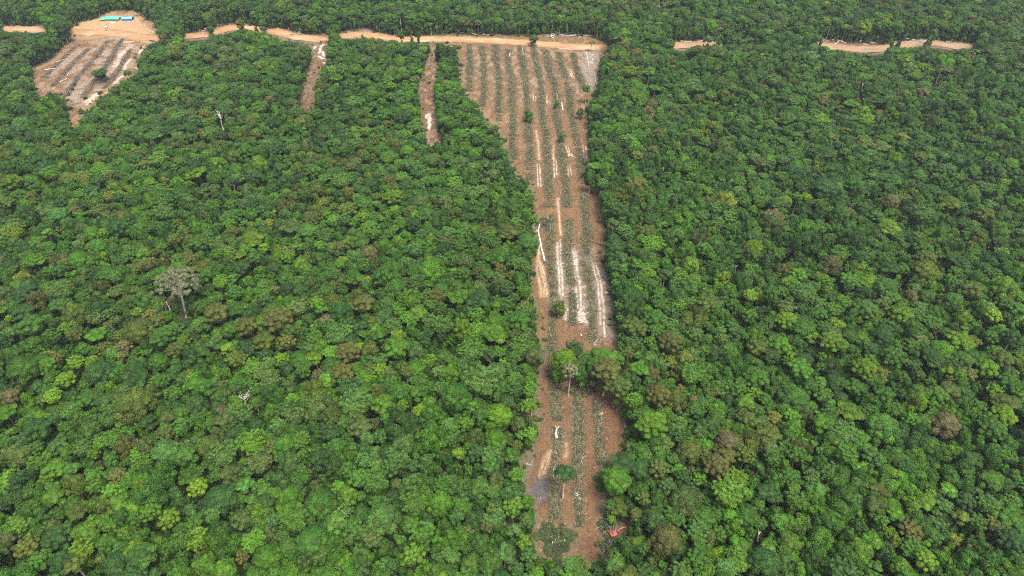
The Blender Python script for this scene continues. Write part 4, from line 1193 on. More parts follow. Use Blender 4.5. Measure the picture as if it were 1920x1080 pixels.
# ------------------------------------------------------------------ litter of twigs and clods, nobody could count it
lit = MB(); lv = MB()
for poly, n in ((STRIP, 15000), (CAMP, 5200), (CUT_EAST, 1300), (CUT_WEST, 1000)):
    W = world_poly(poly); lo, hi = W.min(0), W.max(0)
    k = int(n * 3.2)
    P = rng.uniform(lo, hi, (k, 2)); P = P[in_poly(P[:, 0], P[:, 1], W)]
    if poly is STRIP or poly is CAMP:
        P = P[seg_dist(P, ROADW) > 9.5]
        P = P[~((P[:, 1] > 845) & (P[:, 0] < -400))]
    P = P[(vnoise(P[:, 0] / 6, P[:, 1] / 10, 61) + rng.uniform(-.3, .3, len(P))) > .38][:n]
    for x, y in P:
        th = rng.uniform(0, 3.1416) if rng.uniform() < .6 else 1.62 + rng.normal(0, .25); L_ = rng.gamma(2.0, .75) + .4
        p = np.array([x, y, float(gz(x, y)) + .06]); d = np.array([math.cos(th), math.sin(th), rng.normal(0, .08)]) * L_ / 2
        tube(lit, [p - d, p + d], [rng.uniform(.05, .13), .04], 3, var=float(rng.choice([.3, .6, 1.0, 1.8, 2.8], p=[.3, .3, .2, .14, .06])), cap=False)
    k = int(n * 4.0)
    P = rng.uniform(lo, hi, (k, 2)); P = P[in_poly(P[:, 0], P[:, 1], W)]
    if poly is STRIP or poly is CAMP:
        P = P[seg_dist(P, ROADW) > 9.0]
        P = P[~((P[:, 1] > 845) & (P[:, 0] < -400))]
    P3 = np.concatenate([P, (gz(P[:, 0], P[:, 1]) + .08)[:, None]], 1)
    cards(lv, P3, unit(rng.normal(size=P3.shape) * .5 + [0, 0, 1]), rng.gamma(2.2, .13, len(P3)) + .1, rng.choice([.3, .55, 1.1, 1.7], len(P3)) * rng.uniform(.8, 1.2, len(P3)), .5 - .02 * rng.uniform(0, 1, len(P3)), rng, .6)
lit2 = MB(); lit2.join(lit, 0); lit2.join(lv, 1)
M_CLOD = simple("dry_leaves", (0.150, 0.098, 0.060), .9, (0.10, 0.058, 0.034), .3, var=True)
o = obj("woody_litter", lit2.mesh("woody_litter", [M_STICK, M_CLOD])); o["kind"] = "stuff"
tag(o, "twigs, bark and dry leaves scattered over the cleared brown ground", "litter")

# ------------------------------------------------------------------ dead wood
def dead_tree(b, top, label, name="dead_tree", rad=.42, spread=4.0, nb=6, mat=None, seed=0, twigs=3):
    r = np.random.default_rng(700 + seed)
    B = ground_at(*b); lo, hi = 2., 60.
    for _ in range(40):
        m = (lo + hi) / 2
        if float(sight((B[0], B[1], m))[1]) > top[1]: lo = m
        else: hi = m
    H = lo
    u1 = float(sight((B[0], B[1], H))[0]); dx = (top[0] - u1) * float(sight((B[0], B[1], H))[2]) / FPX
    root = thing(name, label, "dead tree", (float(B[0]), float(B[1]), 0))
    tr = MB(); zs = np.linspace(-.5, H * .8, 7)
    path = lambda z: np.array([dx * (z / H) ** 1.3 + .35 * math.sin(z * .4), .3 * math.sin(z * .3), z])
    tube(tr, [path(z) for z in zs], np.linspace(rad * 1.25, rad * .6, 7), 8)
    obj("trunk", tr.mesh("snag_trunk", mat or M_WHITEWOOD, True), root)
    br = MB()
    for k in range(nb):
        z = H * r.uniform(.55, .8); a = r.uniform(0, 6.283) if k > 1 else (2.6 if k else .5)
        p = path(min(z, H * .78)); q = np.array([math.cos(a) * spread * r.uniform(.5, 1), math.sin(a) * spread * .6 * r.uniform(.5, 1), 0]); e = p + q + [0, 0, H * .2 * r.uniform(.7, 1.2)]
        m = p + q * .45 + [0, 0, H * .05]
        tube(br, [p, m, e], [rad * .5, rad * .36, rad * .12], 5)
        for _ in range(twigs):
            f = m + (e - m) * r.uniform(.1, .9); g_ = f + r.normal(size=3) * spread * .25 + [0, 0, spread * .25]
            tube(br, [f, g_], [rad * .2, rad * .07], 4)
    if nb: obj("branches", br.mesh("snag_branches", mat or M_WHITEWOOD, True), root)
    return root


for k, (b, tp, lb) in enumerate(SNAGS):
    dead_tree(b, tp, lb, rad=(.36, .36, .26, .42, .26, .36, .36, .36, .36, .36, .26)[k], spread=(4.6, 4.6, 1.6, .5, 3.2, 1.5, 1.5, 1.5, 1.5, 1.5, 3.2)[k], nb=(6, 8, 2, 0, 9, 2, 2, 2, 2, 2, 9)[k], mat=(None, None, None, M_BARK, M_BARK, None, M_BARK, None, M_BARK, M_BARK, M_BARK)[k], seed=k, twigs=(2, 3, 1, 0, 6, 1, 1, 1, 1, 1, 6)[k])


def limb_log(line, rad, label, name="fallen_tree", cat="fallen tree", mat=None, forks=(), group=None, z=.35):
    W = world_poly(line)
    if rad[0] == rad[1] and len(W) < 3: W = np.stack([W[0], W.mean(0), W[1]])
    off = W[0]
    P = np.concatenate([W - off, (gz(W[:, 0], W[:, 1]) + z)[:, None]], 1)
    o_root = thing(name, label, cat, (float(off[0]), float(off[1]), 0), 0, group)
    tr = MB(); tube(tr, P, np.linspace(rad[0], rad[1], len(P)), 8)
    obj("trunk", tr.mesh("log", mat or M_WHITEWOOD, True), o_root)
    if forks:
        for a, b in forks:
            br = MB()
            A = ground_at(*a); B = ground_at(*b)
            pts = [np.array([A[0] - off[0], A[1] - off[1], .6]), np.array([(A[0] + B[0]) / 2 - off[0], (A[1] + B[1]) / 2 - off[1], 1.1]), np.array([B[0] - off[0], B[1] - off[1], 1.2])]
            tube(br, pts, [rad[1] * .9, rad[1] * .7, rad[1] * .35], 6)
            obj("branch", br.mesh("log_branches", mat or M_WHITEWOOD, True), o_root)
    return o_root


limb_log([(1021, 490), (1018.5, 478), (1016, 470), (1013.5, 456), (1010.5, 443), (1009, 433), (1011.5, 424), (1012, 419)], (.75, .42), "long white fallen trunk with a forked end lying along the western lane", forks=(((1012, 420), (1022, 415)), ((1012, 420), (1009.5, 417)), ((1009, 434), (1004, 436))))
limb_log([(1132, 461.5), (1118, 457.5), (1104, 454)], (.36, .25), "dark straight log lying across the eastern lane", mat=M_DARKWOOD)
limb_log([(1043.5, 824), (1042.8, 812), (1044, 803)], (.95, .6), "thick broken white trunk lying on a brush row, splintered at its end", forks=(((1044, 806), (1048, 802)), ((1044, 804), (1041, 801))))
limb_log([(1042, 826), (1042.2, 840), (1042.5, 858)], (.28, .16), "thin pale pole lying along the brush row, below the thick white trunk")
limb_log([(1039, 877), (1037, 890), (1037, 900)], (.3, .2), "pale bent log beside the ash patch")
limb_log([(1091, 853), (1089, 862), (1092, 872)], (.22, .14), "slender pale pole on the green brush row", mat=M_BARK)
limb_log([(1176, 826), (1172.5, 808), (1171, 786)], (.28, .2), "thin pale pole leaning at the strip's forest edge", mat=M_BARK)
limb_log([(1012, 992 + 42), (1020, 1030)], (.2, .15), "short pale stick at the edge of the felled crown", mat=M_BARK)
limb_log([(1131, 1025), (1133, 1040)], (.25, .18), "pale pole lying at the strip's edge below the excavator", mat=M_BARK)
limb_log([(1088, 627), (1091, 631)], (.4, .3), "short white log on the orange soil before the clump")
limb_log([(1094, 362), (1101, 364), (1106, 368)], (.3, .18), "curved pale branch lying on a brush row")
limb_log([(1044, 175), (1045, 192)], (.5, .4), "white log beside the narrow bright sapling")
limb_log([(1053, 193), (1055, 207)], (.5, .35), "white log on the upper strip, below the sapling")
limb_log([(956, 101), (955.5, 107)], (.6, .6), "short white stump-like log near the small slender tree by the road")
limb_log([(979, 88), (981, 103)], (.4, .3), "white pole on a brush row near the road", mat=M_WHITEWOOD)
limb_log([(1003, 107), (1007, 126)], (.45, .3), "long white pole on the brush row below the olive roadside tree")

PILE = [(-9, 5), (-4, 6), (2, 4), (6, 7)]


def log_heap(pts, label, group):
    for (u, v) in pts:
        c = ground_at(u, v); L_ = rng.uniform(5, 13); th = rng.choice([rng.normal(0.0, .3), rng.normal(2.6, .3), rng.normal(.5, .3)])
        o_root = thing("fallen_log", label, "log", (float(c[0]), float(c[1]), 0), 0, group)
        z = float(gz(c[0], c[1])) + rng.uniform(.2, 1.6); d = np.array([math.cos(th), math.sin(th) * .8, rng.normal(0, .14)]) * L_ / 2
        tr = MB(); bend = rng.normal(size=3) * .4
        tube(tr, [np.array([0, 0, z]) - d, np.array([0, 0, z]) + bend * [1, 1, .3], np.array([0, 0, z]) + d], [rng.uniform(.3, .5), .3, .18], 7)
        o = obj("trunk", tr.mesh("heap_log", [M_BARK, M_WHITEWOOD, M_DARKBARK][int(rng.choice(3, p=[.5, .25, .25]))], True), o_root)


def along(a, b, n, jv): return [(a[0] + (b[0] - a[0]) * rng.uniform(), a[1] + (b[1] - a[1]) * rng.uniform() + rng.normal() * jv) for _ in range(n)]


log_heap(along((1010, 67), (1112, 68.5), 34, 1.4), "bare log in the heap between the dirt road's east end and the forest", "logs heaped beyond the road's east end")
log_heap(along((850, 62), (930, 66), 10, 1.2), "bare log at the forest's foot along the middle of the dirt road", "logs along the middle of the road")
log_heap(along((1256, 78), (1332, 79), 11, 1.0), "bare log by the narrow gap in the east forest", "logs by the narrow gap")
log_heap(along((1548, 77), (1680, 81), 20, 1.5), "bare log on the bank behind the bare dip in the east road", "logs on the bank of the east road")
log_heap(along((1690, 76), (1822, 80), 10, 1.2), "bare log at the forest's foot by the road's far east end", "logs by the far east road")
log_heap(along((346, 56), (402, 54), 16, 2.0), "bare log in the tangle under the tall bare trunks beyond the road", "logs under the bare trunks")
log_heap(along((545, 62), (570, 66), 7, 1.0), "bare log at the forest's foot behind the sandy bend in the road", "logs behind the road's bend")
log_heap(along((250, 24), (290, 32), 8, 1.0) + along((282, 50), (296, 62), 5, 1.5), "bare log at the clearing's rim behind the blue shed", "logs behind the sheds")
limb_log([(263, 40), (272, 50), (283, 58), (296, 66)], (.45, .3), "long pale trunk slanting down the bank beside the blue shed", mat=M_BARK)
limb_log([(252, 48), (258, 53)], (.4, .3), "short pale log in the yard in front of the blue shed", mat=M_BARK)
log_heap([(108, 118), (112, 117), (95, 132), (90, 140), (120, 153), (165, 60 + 8), (168, 66), (114, 152), (127, 141)], "bare log on a brush row of the far clearing", "logs on the far clearing's rows")


def tangle(u, v, n, L, label, name="dead_branch_tangle", mat=None, hz=1.6, seed=1):
    r = np.random.default_rng(800 + seed)
    c = ground_at(u, v); root = thing(name, label, "dead branches", (float(c[0]), float(c[1]), 0))
    main = MB(); th0 = r.uniform(0, 6.28)
    for k in range(n):
        th = th0 + r.normal() * 1.1 + (3.1 if k % 3 == 0 else 0); l = L * r.uniform(.35, 1.0)
        m = np.array([math.cos(th) * l * .5, math.sin(th) * l * .5, r.uniform(.6, hz)]); e = np.array([math.cos(th + .3) * l, math.sin(th + .3) * l, r.uniform(.3, hz)])
        tube(main, [(0, 0, .7), m, e], [.17, .12, .05], 5)
        for _ in range(3):
            f = m + (e - m) * r.uniform(0, .8); tube(main, [f, f + r.normal(size=3) * [1.1, 1.1, .4]], [.1, .04], 4)
    obj("branches", main.mesh("tangle", mat or M_WHITEWOOD, True), root)
    return root


tangle(1112, 643, 6, 5.0, "white tangle of dead branches behind the clump on the strip", seed=2)
tangle(1130, 777, 5, 3.2, "splintered pinkish stump wood on the brush row by the east edge", mat=simple("raw_wood", (.62, .40, .30), .8), seed=3)
tangle(1083, 931, 6, 3.4, "grey dead branches on the green brush row near the lone dark tree", seed=4)
tangle(875, 176, 5, 5.0, "pale dead branches at the tip of the tongue of forest", mat=M_BARK, seed=5)
tangle(1042, 520, 4, 3.0, "reddish broken branches beside the pale wheel tracks", mat=simple("raw_wood_red", (.55, .30, .20), .8), seed=6)
tangle(992, 872, 6, 2.6, "pale dry twigs on the scrubby western edge above the ash patch", mat=M_BARK, seed=7)

# the felled crown at the near end
c = ground_at(1042, 1014)
root = thing("felled_tree", "felled leafy tree crown with bleached limbs lying across the strip's near end", "felled tree", (float(c[0]), float(c[1]), 0))
fo = MB()
n = 8500
a = rng.uniform(0, 6.283, n); q = np.sqrt(rng.uniform(0, 1, n))
lob = 1 + .22 * np.sin(3 * a + .6) + .14 * np.sin(7 * a)
X = 9.2 * q * lob * np.cos(a); Y = 11.0 * q * lob * np.sin(a) + 0
patchy = vnoise((X + 50) / 2.2, (Y + 50) / 2.2, 71)
k = patchy * .8 + rng.uniform(-.25, .25, n) > .12 + .34 * q ** 3
X, Y, q, patchy = X[k], Y[k], q[k], patchy[k]
P = np.stack([X, Y, .4 + (1 - q) * 1.8 * rng.uniform(.2, 1, len(X)) + patchy * 1.4], 1)
cards(fo, P, unit(rng.normal(size=P.shape) * .6 + [0, 0, 1]), rng.uniform(.22, .46, len(P)), (.55 + .9 * patchy) * rng.uniform(.65, 1.35, len(P)), .5 + rng.normal(size=len(P)) * .01, rng, .45)
o = obj("foliage", fo.mesh("felled_foliage", M_LEAF), root); o["tint"] = [.060, .092, .032]
br = MB()
for k in range(5):
    th = (-.4, .5, 2.0, 3.9, 4.6)[k] + rng.normal() * .2; l = (5.5, 3.0, 2.2, 4.8, 3.2)[k]
    m = np.array([math.cos(th) * l * .5, math.sin(th) * l * .5, 2.9]); e = np.array([math.cos(th + .35) * l, math.sin(th + .35) * l, 2.6])
    tube(br, [(0, -2, 1.6), m - [0, 0, .8], e - [0, 0, 1.0]], [.22, .14, .06], 6)
    for _ in range(3):
        f = m + (e - m) * rng.uniform(0, .8); tube(br, [f - [0, 0, .8], f + rng.normal(size=3) * [1.1, 1.1, .3] - [0, 0, .8]], [.08, .04], 4)
obj("limbs", br.mesh("felled_limbs", M_WHITEWOOD, True), root)
# felled greenery round the excavator
for u, v, rx, ry, tn_, lb in ((1150, 1028, 7.5, 6.0, (.036, .055, .028), "dark felled greenery heaped on the near side of the excavator"), (1137, 990, 4.6, 6.5, (.045, .066, .032), "low dark felled brush between the excavator and the strip"),
                              (1088, 733, 13, 5, (.040, .066, .028), "dark scrub and cut brush under the clump of trees on the strip"),
                              (1018, 412 + 6, 7.5, 5.5, (.042, .085, .030), "green feathery felled crown lying over the end of the white trunk")):
    c = ground_at(u, v); root = thing("felled_brush", lb, "felled brush", (float(c[0]), float(c[1]), 0))
    n = 2600; a = rng.uniform(0, 6.283, n); q = np.sqrt(rng.uniform(0, 1, n))
    X = rx * q * np.cos(a) * (1 + .2 * np.sin(3 * a)); Y = ry * q * np.sin(a) * (1 + .2 * np.cos(4 * a)); pt = vnoise((X + 90) / 1.8, (Y + 90) / 1.8, 73)
    k = pt + rng.uniform(-.2, .2, n) > .32
    X, Y, q, pt = X[k], Y[k], q[k], pt[k]
    P = np.stack([X, Y, .4 + (1 - q) * 1.3 * rng.uniform(.2, 1, len(X)) + pt], 1)
    m_ = MB(); cards(m_, P, unit(rng.normal(size=P.shape) * .6 + [0, 0, 1]), rng.uniform(.2, .45, len(P)), (.5 + pt) * rng.uniform(.6, 1.4, len(P)), .5 + rng.normal(size=len(P)) * .012, rng, .42)
    o = obj("foliage", m_.mesh("brush_foliage", M_LEAF), root); o["tint"] = list(tn_)
    s_ = MB()
    for _ in range(26):
        p = np.array([rng.normal() * rx * .4, rng.normal() * ry * .4, rng.uniform(.8, 2.0)]); th = rng.uniform(0, 6.28); d = np.array([math.cos(th), math.sin(th), .1]) * rng.uniform(.6, 2.2)
        tube(s_, [p - d, p + d], [.1, .05], 4, var=float(rng.choice([.7, 1.3, 2.2])), cap=False)
    obj("branches", s_.mesh("brush_branches", M_STICK), root)

# the big pale emergent tree
B = GIANT_FOOT
root = thing("emergent_tree", "very large pale beige open-crowned tree with a long bare grey-white trunk", "tree", (float(B[0]), float(B[1]), 0), 0, "trees rising above the forest")
root.rotation_euler = (0, math.radians(8), 0)
cr, tr = make_tree('open', 15.2, 39.0, 4242)
o = obj("crown", cr.mesh("giant_crown", M_LEAF), root); o["tint"] = [.165, .182, .100]
obj("trunk", tr.mesh("giant_trunk", M_BARK, True), root)
dead_tree((320, 588), (311, 560), "short white-trunked stem beside the big pale open-crowned tree", rad=.45, nb=0, seed=9)

# edge trunks: tall bare stems under the forest's edge beyond the road
STEMS = [((106, 108), (96, 84), 0), ((113, 106), (104, 58 + 10), 0), ((91, 120), (84, 96), 0), ((75, 124), (68, 98), 0), ((60, 126), (50, 100), 0), ((30, 128), (17, 102), 0), ((104, 88), (98, 60), 1)]
STEMS += [((352 + i * 6.3, 57 - (i % 3)), (346 + i * 6.6, 28 - (i % 2) * 6), 0) for i in range(5)] + [((306, 48), (300, 32), 1), ((276, 31), (265, 10), 0)]
STEMS += [((u, v), (u + (960 - u) * -.012, v - 20), 0) for u, v in ((716, 30), (822, 62), (841, 55), (1120, 73), (1282, 75), (1296, 77), (1432, 80), (1508, 58 + 9), (1520, 67), (1594, 58), (1608, 62), (1622, 62), (1637, 74), (1682, 70), (1752, 58), (1858, 70), (1825, 79))]
for k, (b, tp, w) in enumerate(STEMS):
    if on_bare_ground(np.array([b[0]]), np.array([b[1]]))[0]: continue
    g_ = ground_at(*b)
    t = Tree(); t.x, t.y = float(g_[0]), float(g_[1]); t.sp, t.col = 'dome', ['mid', 'dark', 'grey'][k % 3]; t.R = 4.6; t.H = 26 + (k % 4) * 1.5
    B_ = g_
    root = thing("edge_tree", "tall tree on a long bare pale trunk at the forest edge beyond the road" if b[0] > 330 else "tall tree on a long bare pale trunk at the edge of the far clearing", "tree", (t.x, t.y, -.1), k * 1.3, "bare-trunked edge trees beyond the road" if b[0] > 330 else "bare-trunked edge trees by the far clearing")
    s_ = PROTO[BY_SP['dome'][k % 2]]
    tr_ = MB(); r_ = np.random.default_rng(k); z = np.array([-.5, 5, 12, 19, t.H * .86]); w_ = r_.normal(size=2) * .5
    tube(tr_, np.stack([w_[0] * np.sin(z / 9), w_[1] * np.sin(z / 8), z], 1), [.55, .42, .36, .3, .2], 7)
    for q in range(4):
        th = q * 1.6 + k; tube(tr_, [(0, 0, t.H * .66), (math.cos(th) * 1.4, math.sin(th) * 1.4, t.H * .76), (math.cos(th) * 2.8, math.sin(th) * 2.8, t.H * .84)], [.2, .15, .06], 5)
    obj("trunk", tr_.mesh("edge_trunk", M_BARK, True), root)
    cr = obj("crown", s_[3], root); cr.location = (0, 0, t.H - s_[2]); cr["tint"] = [float(x) for x in tint_of(t.col, rng)]

# ------------------------------------------------------------------ machines
M_ORANGE = simple("orange_paint", (.50, .10, .05), .5, (.42, .085, .045), 1.5, spec=.5)
M_BLACK = simple("black_rubber", (.03, .03, .032), .8)
M_DARKSTEEL = simple("dark_steel", (.10, .095, .09), .6, (.16, .12, .09), 2.0, metal=.3)
M_GLASS = simple("cab_glass", (.09, .13, .16), .12, (.07, .10, .12), .5, spec=.7)
M_WHITEP = simple("white_paint", (.78, .80, .78), .45, (.66, .68, .66), 1.5, spec=.5)
M_TEAL = simple("teal_paint", (.10, .38, .34), .5, (.08, .30, .28), 1.5, spec=.5)


def slab_path(mb, pts, w, h0, h1):
    """boxed arm along pts in the x-z plane."""
    pts = np.array(pts, float); n = len(pts); t = unit(np.gradient(pts, axis=0)); nn = np.stack([-t[:, 2], np.zeros(n), t[:, 0]], 1)
    hh = np.interp(np.arange(n), [0, (n - 1) * .4, n - 1], [h0, max(h0, h1) * 1.15, h1])
    V = []
    for p, q, h in zip(pts, nn, hh):
        for sy, sz in ((-1, -1), (1, -1), (1, 1), (-1, 1)):
            V.append(p + np.array([0, sy * w / 2, 0]) + q * sz * h / 2)
    Q = []
    for i in range(n - 1):
        for k in range(4): Q.append((4 * i + k, 4 * i + (k + 1) % 4, 4 * i + 4 + (k + 1) % 4, 4 * i + 4 + k))
    Q += [(3, 2, 1, 0), (4 * n - 4, 4 * n - 3, 4 * n - 2, 4 * n - 1)]
    mb.add(V, Q)


def excavator(loc, rz, paint, arm_paint, label):
    root = thing("excavator", label, "excavator", loc, rz)
    for s in (-1, 1):
        mb = MB(); box(mb, (0, s * 1.15, .5), (4.3, .62, .95), bevel=.4)
        tr = obj("crawler_track", mb.mesh("track", M_BLACK), root)
        mb = MB()
        for k in range(16): box(mb, (-2.0 + k * .265, s * 1.15, 1.0), (.16, .66, .07), bevel=.01)
        obj("track_shoe_grip", mb.mesh("shoes", M_DARKSTEEL), tr)
    mb = MB(); box(mb, (0, 0, .95), (2.0, 1.8, .5)); obj("undercarriage", mb.mesh("undercarriage", M_DARKSTEEL), root)
    mb = MB(); box(mb, (-.35, 0, 1.72), (3.3, 3.0, .95), bevel=.22); house = obj("upper_body", mb.mesh("upper_body", paint), root)
    mb = MB(); box(mb, (-1.0, -.15, 2.24), (1.25, 1.7, .16), bevel=.06); obj("engine_hatch", mb.mesh("hatch", M_DARKSTEEL), house)
    mb = MB()
    for k in range(5): box(mb, (-1.35 + k * .2, -.1, 2.345), (.07, 1.0, .05), bevel=.01)
    tube(mb, [(-1.45, .45, 2.2), (-1.45, .45, 2.75)], [.09, .08], 8)
    obj("vent_grille", mb.mesh("grille", M_BLACK), house)
    mb = MB(); box(mb, (-1.98, 0, 1.62), (.75, 2.9, 1.1), bevel=.3); obj("counterweight", mb.mesh("counterweight", paint), root)
    mb = MB(); box(mb, (1.05, .95, 2.15), (1.75, 1.05, 1.65), bevel=.16, taper=.9); cab = obj("cab", mb.mesh("cab", M_DARKSTEEL), root)
    mb = MB(); box(mb, (1.93, .95, 2.3), (.06, .8, 1.0), bevel=.02); box(mb, (1.1, 1.475, 2.35), (1.1, .05, .8), bevel=.02); box(mb, (1.0, .95, 2.99), (1.1, .7, .05), bevel=.02)
    obj("window", mb.mesh("cab_window", M_GLASS), cab)
    mb = MB(); slab_path(mb, [(1.1, 0, 1.8), (2.2, 0, 3.2), (3.4, 0, 4.0), (4.8, 0, 4.25), (6.2, 0, 4.0)], .55, .55, .38); boom = obj("boom", mb.mesh("boom", arm_paint), root)
    mb = MB()
    for s in (-1, 1): tube(mb, [(1.5, s * .42, 1.5), (3.2, s * .38, 3.55)], [.11, .08], 8)
    obj("hydraulic_cylinder", mb.mesh("cylinder", M_DARKSTEEL), boom)
    mb = MB(); slab_path(mb, [(5.9, 0, 4.35), (6.6, 0, 3.4), (7.1, 0, 2.2), (7.35, 0, 1.4)], .42, .42, .3); obj("dipper_arm", mb.mesh("dipper", arm_paint), root)
    mb = MB(); box(mb, (7.2, 0, .85), (.95, 1.15, .95), bevel=.25, taper=.75)
    for k in range(4): box(mb, (6.75, -.45 + k * .3, .38), (.3, .12, .12), bevel=.02, tilt=.4)
    obj("bucket", mb.mesh("bucket", M_DARKSTEEL), root)
    return root


g_ = ground_at(1151, 1003)
excavator((float(g_[0]), float(g_[1]), .3), math.radians(20), M_ORANGE, M_ORANGE, "orange tracked excavator with its arm stretched toward the forest at the strip's edge")
g_ = ground_at(199.5, 52.5)
excavator((float(g_[0]), float(g_[1]), .3), math.radians(108), M_WHITEP, M_TEAL, "white tracked excavator with a teal arm in front of the green-roofed shelter")

# ------------------------------------------------------------------ sheds of the far camp
M_GREENTARP = simple("green_tarpaulin", (.075, .58, .27), .55, (.065, .48, .22), .6, spec=.4)
M_BLUETARP = simple("blue_tarpaulin", (.03, .09, .30), .5, (.025, .10, .40), .6, spec=.4)
M_BLUEROOF = simple("blue_sheet_roof", (.16, .47, .80), .4, (.11, .40, .72), .4, spec=.5)
M_TIMBER = simple("timber_posts", (.30, .22, .14), .8)


def shelter(name, u0, u1, vb, depth, eave, ridge, roof_mat, label, wall=None, slope_all=False):
    a = ground_at(u0, vb); b = ground_at(u1, vb); w = float(b[0] - a[0]); ctr = ((a[0] + b[0]) / 2, a[1] + depth / 2)
    root = thing(name, label, "shelter", (float(ctr[0]), float(ctr[1]), .2), 0)
    mb = MB(); n = 14
    xs_ = np.linspace(-w / 2, w / 2, n); prof = [(-depth / 2 - .4, eave - .25), (-depth / 4, (eave + ridge) / 2), (0, ridge), (depth / 4, (eave + ridge) / 2), (depth / 2 + .4, eave - .25)]
    if slope_all: prof = [(-depth / 2 - .4, eave), (-depth / 4, eave + (ridge - eave) * .27), (0, eave + (ridge - eave) * .5), (depth / 4, eave + (ridge - eave) * .77), (depth / 2 + .4, ridge)]
    V = []
    for th in (0, -.08):
        for i, x in enumerate(xs_):
            for (y, z) in prof:
                sag = -.12 * abs(math.sin(i * 1.57)) + .05 * math.sin(i * 2.3 + y)
                V.append((x + .15 * math.sin(y + i), y, z + sag + th))
    m = len(prof); N1 = n * m; Q = []
    for i in range(n - 1):
        for k in range(m - 1):
            q = (i * m + k, (i + 1) * m + k, (i + 1) * m + k + 1, i * m + k + 1)
            Q.append(q); Q.append(tuple(N1 + x for x in reversed(q)))
    for i in range(n - 1):
        Q.append((i * m, N1 + i * m, N1 + (i + 1) * m, (i + 1) * m)); Q.append(((i + 1) * m + m - 1, N1 + (i + 1) * m + m - 1, N1 + i * m + m - 1, i * m + m - 1))
    for k in range(m - 1):
        Q.append((k + 1, N1 + k + 1, N1 + k, k)); Q.append(((n - 1) * m + k, N1 + (n - 1) * m + k, N1 + (n - 1) * m + k + 1, (n - 1) * m + k + 1))
    mb.add(V, Q); obj("roof", mb.mesh("tarp_roof", roof_mat), root)
    k = max(2, int(w / 4) + 1)
    for i in range(k):
        for y in (-depth / 2 + .1, depth / 2 - .1):
            p = MB(); x = -w / 2 + .3 + (w - .6) * i / (k - 1); tube(p, [(x, y, -.3), (x, y, (eave if not slope_all or y < 0 else ridge) - .45)], [.09, .08], 6)
            obj("post", p.mesh("post", M_TIMBER), root)
    if wall is not None:
        mb = MB(); n = 24
        V = [(-w / 2 + w * i / n, -depth / 2 - .1 + .07 * math.sin(i * 1.9), z) for i in range(n + 1) for z in (0, eave - .35)]
        V += [(x, y + .06, z) for x, y, z in V]
        m = 2 * (n + 1)
        Q = []
        for i in range(n):
            a_ = 2 * i; Q += [(a_, a_ + 2, a_ + 3, a_ + 1), (m + a_ + 1, m + a_ + 3, m + a_ + 2, m + a_), (a_ + 1, a_ + 3, m + a_ + 3, m + a_ + 1)]
        mb.add(V, Q); obj("front_wall", mb.mesh("tarp_wall", wall), root)
        mb = MB(); box(mb, (0, depth / 2 - .2, (ridge - .4) / 2), (w - .3, .08, ridge - .6), bevel=.02); obj("back_wall", mb.mesh("tarp_back", wall), root)
    return root


shelter("tarpaulin_shelter", 198.5, 223.5, 39.5, 11.0, 2.6, 4.2, M_GREENTARP, "long green tarpaulin roof on posts, beside the blue shed")
shelter("tarpaulin_shelter", 187, 197, 40.5, 6.5, 2.2, 3.0, M_GREENTARP, "small green tarpaulin lean-to joined to the long green shelter's end", slope_all=True)
shelter("tarpaulin_shed", 229, 248.5, 39.6, 6.5, 3.2, 4.4, M_BLUEROOF, "blue shed with a light blue sheet roof and dark blue tarpaulin walls", wall=M_BLUETARP)
g_ = ground_at(66, 64)
shelter("tarpaulin_shelter", 50, 82, 70, 9.0, 2.4, 2.9, M_BLUETARP, "low dark blue tarpaulin cover half hidden behind trees by the road's west end")


def drum(u, v, mat, label):
    g_ = ground_at(u, v); root = thing("fuel_drum", label, "drum", (float(g_[0]), float(g_[1]), .35)); mb = MB()
    tube(mb, [(0, 0, 0), (0, 0, .3), (0, 0, .33), (0, 0, .62), (0, 0, .65), (0, 0, .9)], [.42, .42, .46, .46, .42, .42], 14); obj("barrel", mb.mesh("drum", mat), root)
    mb = MB(); tube(mb, [(.2, 0, .9), (.2, 0, .95)], [.06, .06], 8); obj("bung", mb.mesh("bung", M_DARKSTEEL), root)


M_RED = simple("red_paint", (.50, .09, .05), .5)
drum(185, 46, M_RED, "red drum standing in the yard in front of the small green lean-to")
drum(234.5, 44.5, M_RED, "red drum standing in the yard in front of the blue shed")
for k, (u, v, lb) in enumerate(((208, 43, "white bundle in the yard, end of the row nearest the white excavator"), (210.5, 44.8, "white bundle lowest in the small group before the long green shelter"), (213, 43, "white bundle in the middle of the group before the long green shelter"), (215, 43.5, "white bundle in the yard, end of the row nearest the blue shed"))):
    g_ = ground_at(u, v); mb = MB(); b_ = ICO_V * (1 + .12 * rng.normal(size=(len(ICO_V), 1))) * [1.0, .7, .5] + [0, 0, .4]; mb.add(b_, T=ICO_T)
    o = obj("sack", mb.mesh("sack", M_WHITEP, True)); o.location = (float(g_[0]), float(g_[1]), .35); tag(o, lb, "sack", "white bundles in the yard")
g_ = ground_at(199.5, 58.5)
mb = MB(); tube(mb, [(0, 0, -.2), (0, 0, .5), (.1, 0, 1.4)], [1.1, .8, .7], 10); o = obj("tree_stump", mb.mesh("stump", M_DARKWOOD, True)); o.location = (float(g_[0]), float(g_[1]), .2)
tag(o, "dark stump on the pale patch below the white excavator", "stump")

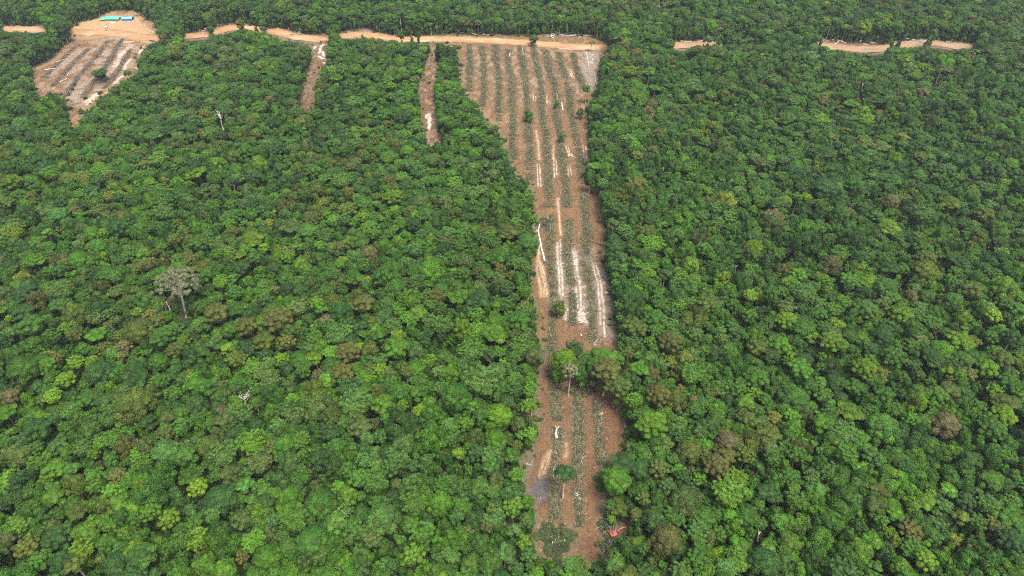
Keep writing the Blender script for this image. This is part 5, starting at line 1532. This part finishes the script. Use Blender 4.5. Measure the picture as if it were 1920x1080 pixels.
# ------------------------------------------------------------------ light, air and camera
SUN_EL, SUN_AZ = math.radians(67), math.radians(146)   # azimuth clockwise from +Y
w = bpy.data.worlds.new("World"); sc.world = w; w.use_nodes = True
nt = w.node_tree; bg = nt.nodes["Background"]
sky = nt.nodes.new("ShaderNodeTexSky"); sky.sky_type = 'NISHITA'; sky.sun_disc = False
sky.sun_elevation = SUN_EL; sky.sun_rotation = SUN_AZ; sky.dust_density = 6.0; sky.air_density = 0.8; sky.ozone_density = 1.0
nt.links.new(sky.outputs[0], bg.inputs[0]); bg.inputs[1].default_value = 0.13
sl = bpy.data.lights.new("sun", 'SUN'); sl.energy = 1.35; sl.angle = math.radians(16); sl.color = (1.0, .95, .87)
so = bpy.data.objects.new("sun", sl); C.objects.link(so)
d = Vector((math.sin(SUN_AZ) * math.cos(SUN_EL), math.cos(SUN_AZ) * math.cos(SUN_EL), math.sin(SUN_EL)))
so.rotation_euler = d.to_track_quat('Z', 'Y').to_euler(); so.location = (200, 300, 500)

USE_HAZE = True
if USE_HAZE:
    bm = bmesh.new(); bmesh.ops.create_cube(bm, size=1.0)
    me = bpy.data.meshes.new("haze"); bm.to_mesh(me); bm.free()
    hz = obj("haze", me); hz.scale = (8600, 8600, CAM_H + 16); hz.location = (0, 0, (CAM_H + 16) / 2 - 1.5)
    m = bpy.data.materials.new("haze"); m.use_nodes = True; nt = m.node_tree
    for n_ in list(nt.nodes): nt.nodes.remove(n_)
    out = nt.nodes.new("ShaderNodeOutputMaterial"); pv = nt.nodes.new("ShaderNodeVolumePrincipled")
    pv.inputs["Color"].default_value = (.86, .92, 1.0, 1); pv.inputs["Density"].default_value = 0.00005; pv.inputs["Anisotropy"].default_value = 0.2
    nt.links.new(pv.outputs[0], out.inputs["Volume"]); me.materials.append(m)
    hz["kind"] = "stuff"; tag(hz, "thin bluish haze in the air over the forest", "haze")

cam = bpy.data.cameras.new("camera"); cam.lens = 24.0; cam.sensor_width = 36.0; cam.clip_start = 1.0; cam.clip_end = 20000
co = bpy.data.objects.new("camera", cam); C.objects.link(co); co.location = (0, 0, CAM_H); co.rotation_euler = (math.pi / 2 - PITCH, 0, 0)
sc.camera = co
sc.view_settings.view_transform = 'Standard'; sc.view_settings.look = 'None'; sc.view_settings.gamma = 1.0; sc.view_settings.exposure = 1.66
sc.render.engine = 'CYCLES'
cy = sc.cycles
cy.max_bounces = 6; cy.diffuse_bounces = 4; cy.glossy_bounces = 1; cy.transmission_bounces = 3; cy.volume_bounces = 0; cy.transparent_max_bounces = 4
cy.use_denoising = False; cy.pixel_filter_type = 'BLACKMAN_HARRIS'; cy.filter_width = 1.1; cy.caustics_reflective = False; cy.caustics_refractive = False
cy.use_adaptive_sampling = False
sc.render.use_persistent_data = False
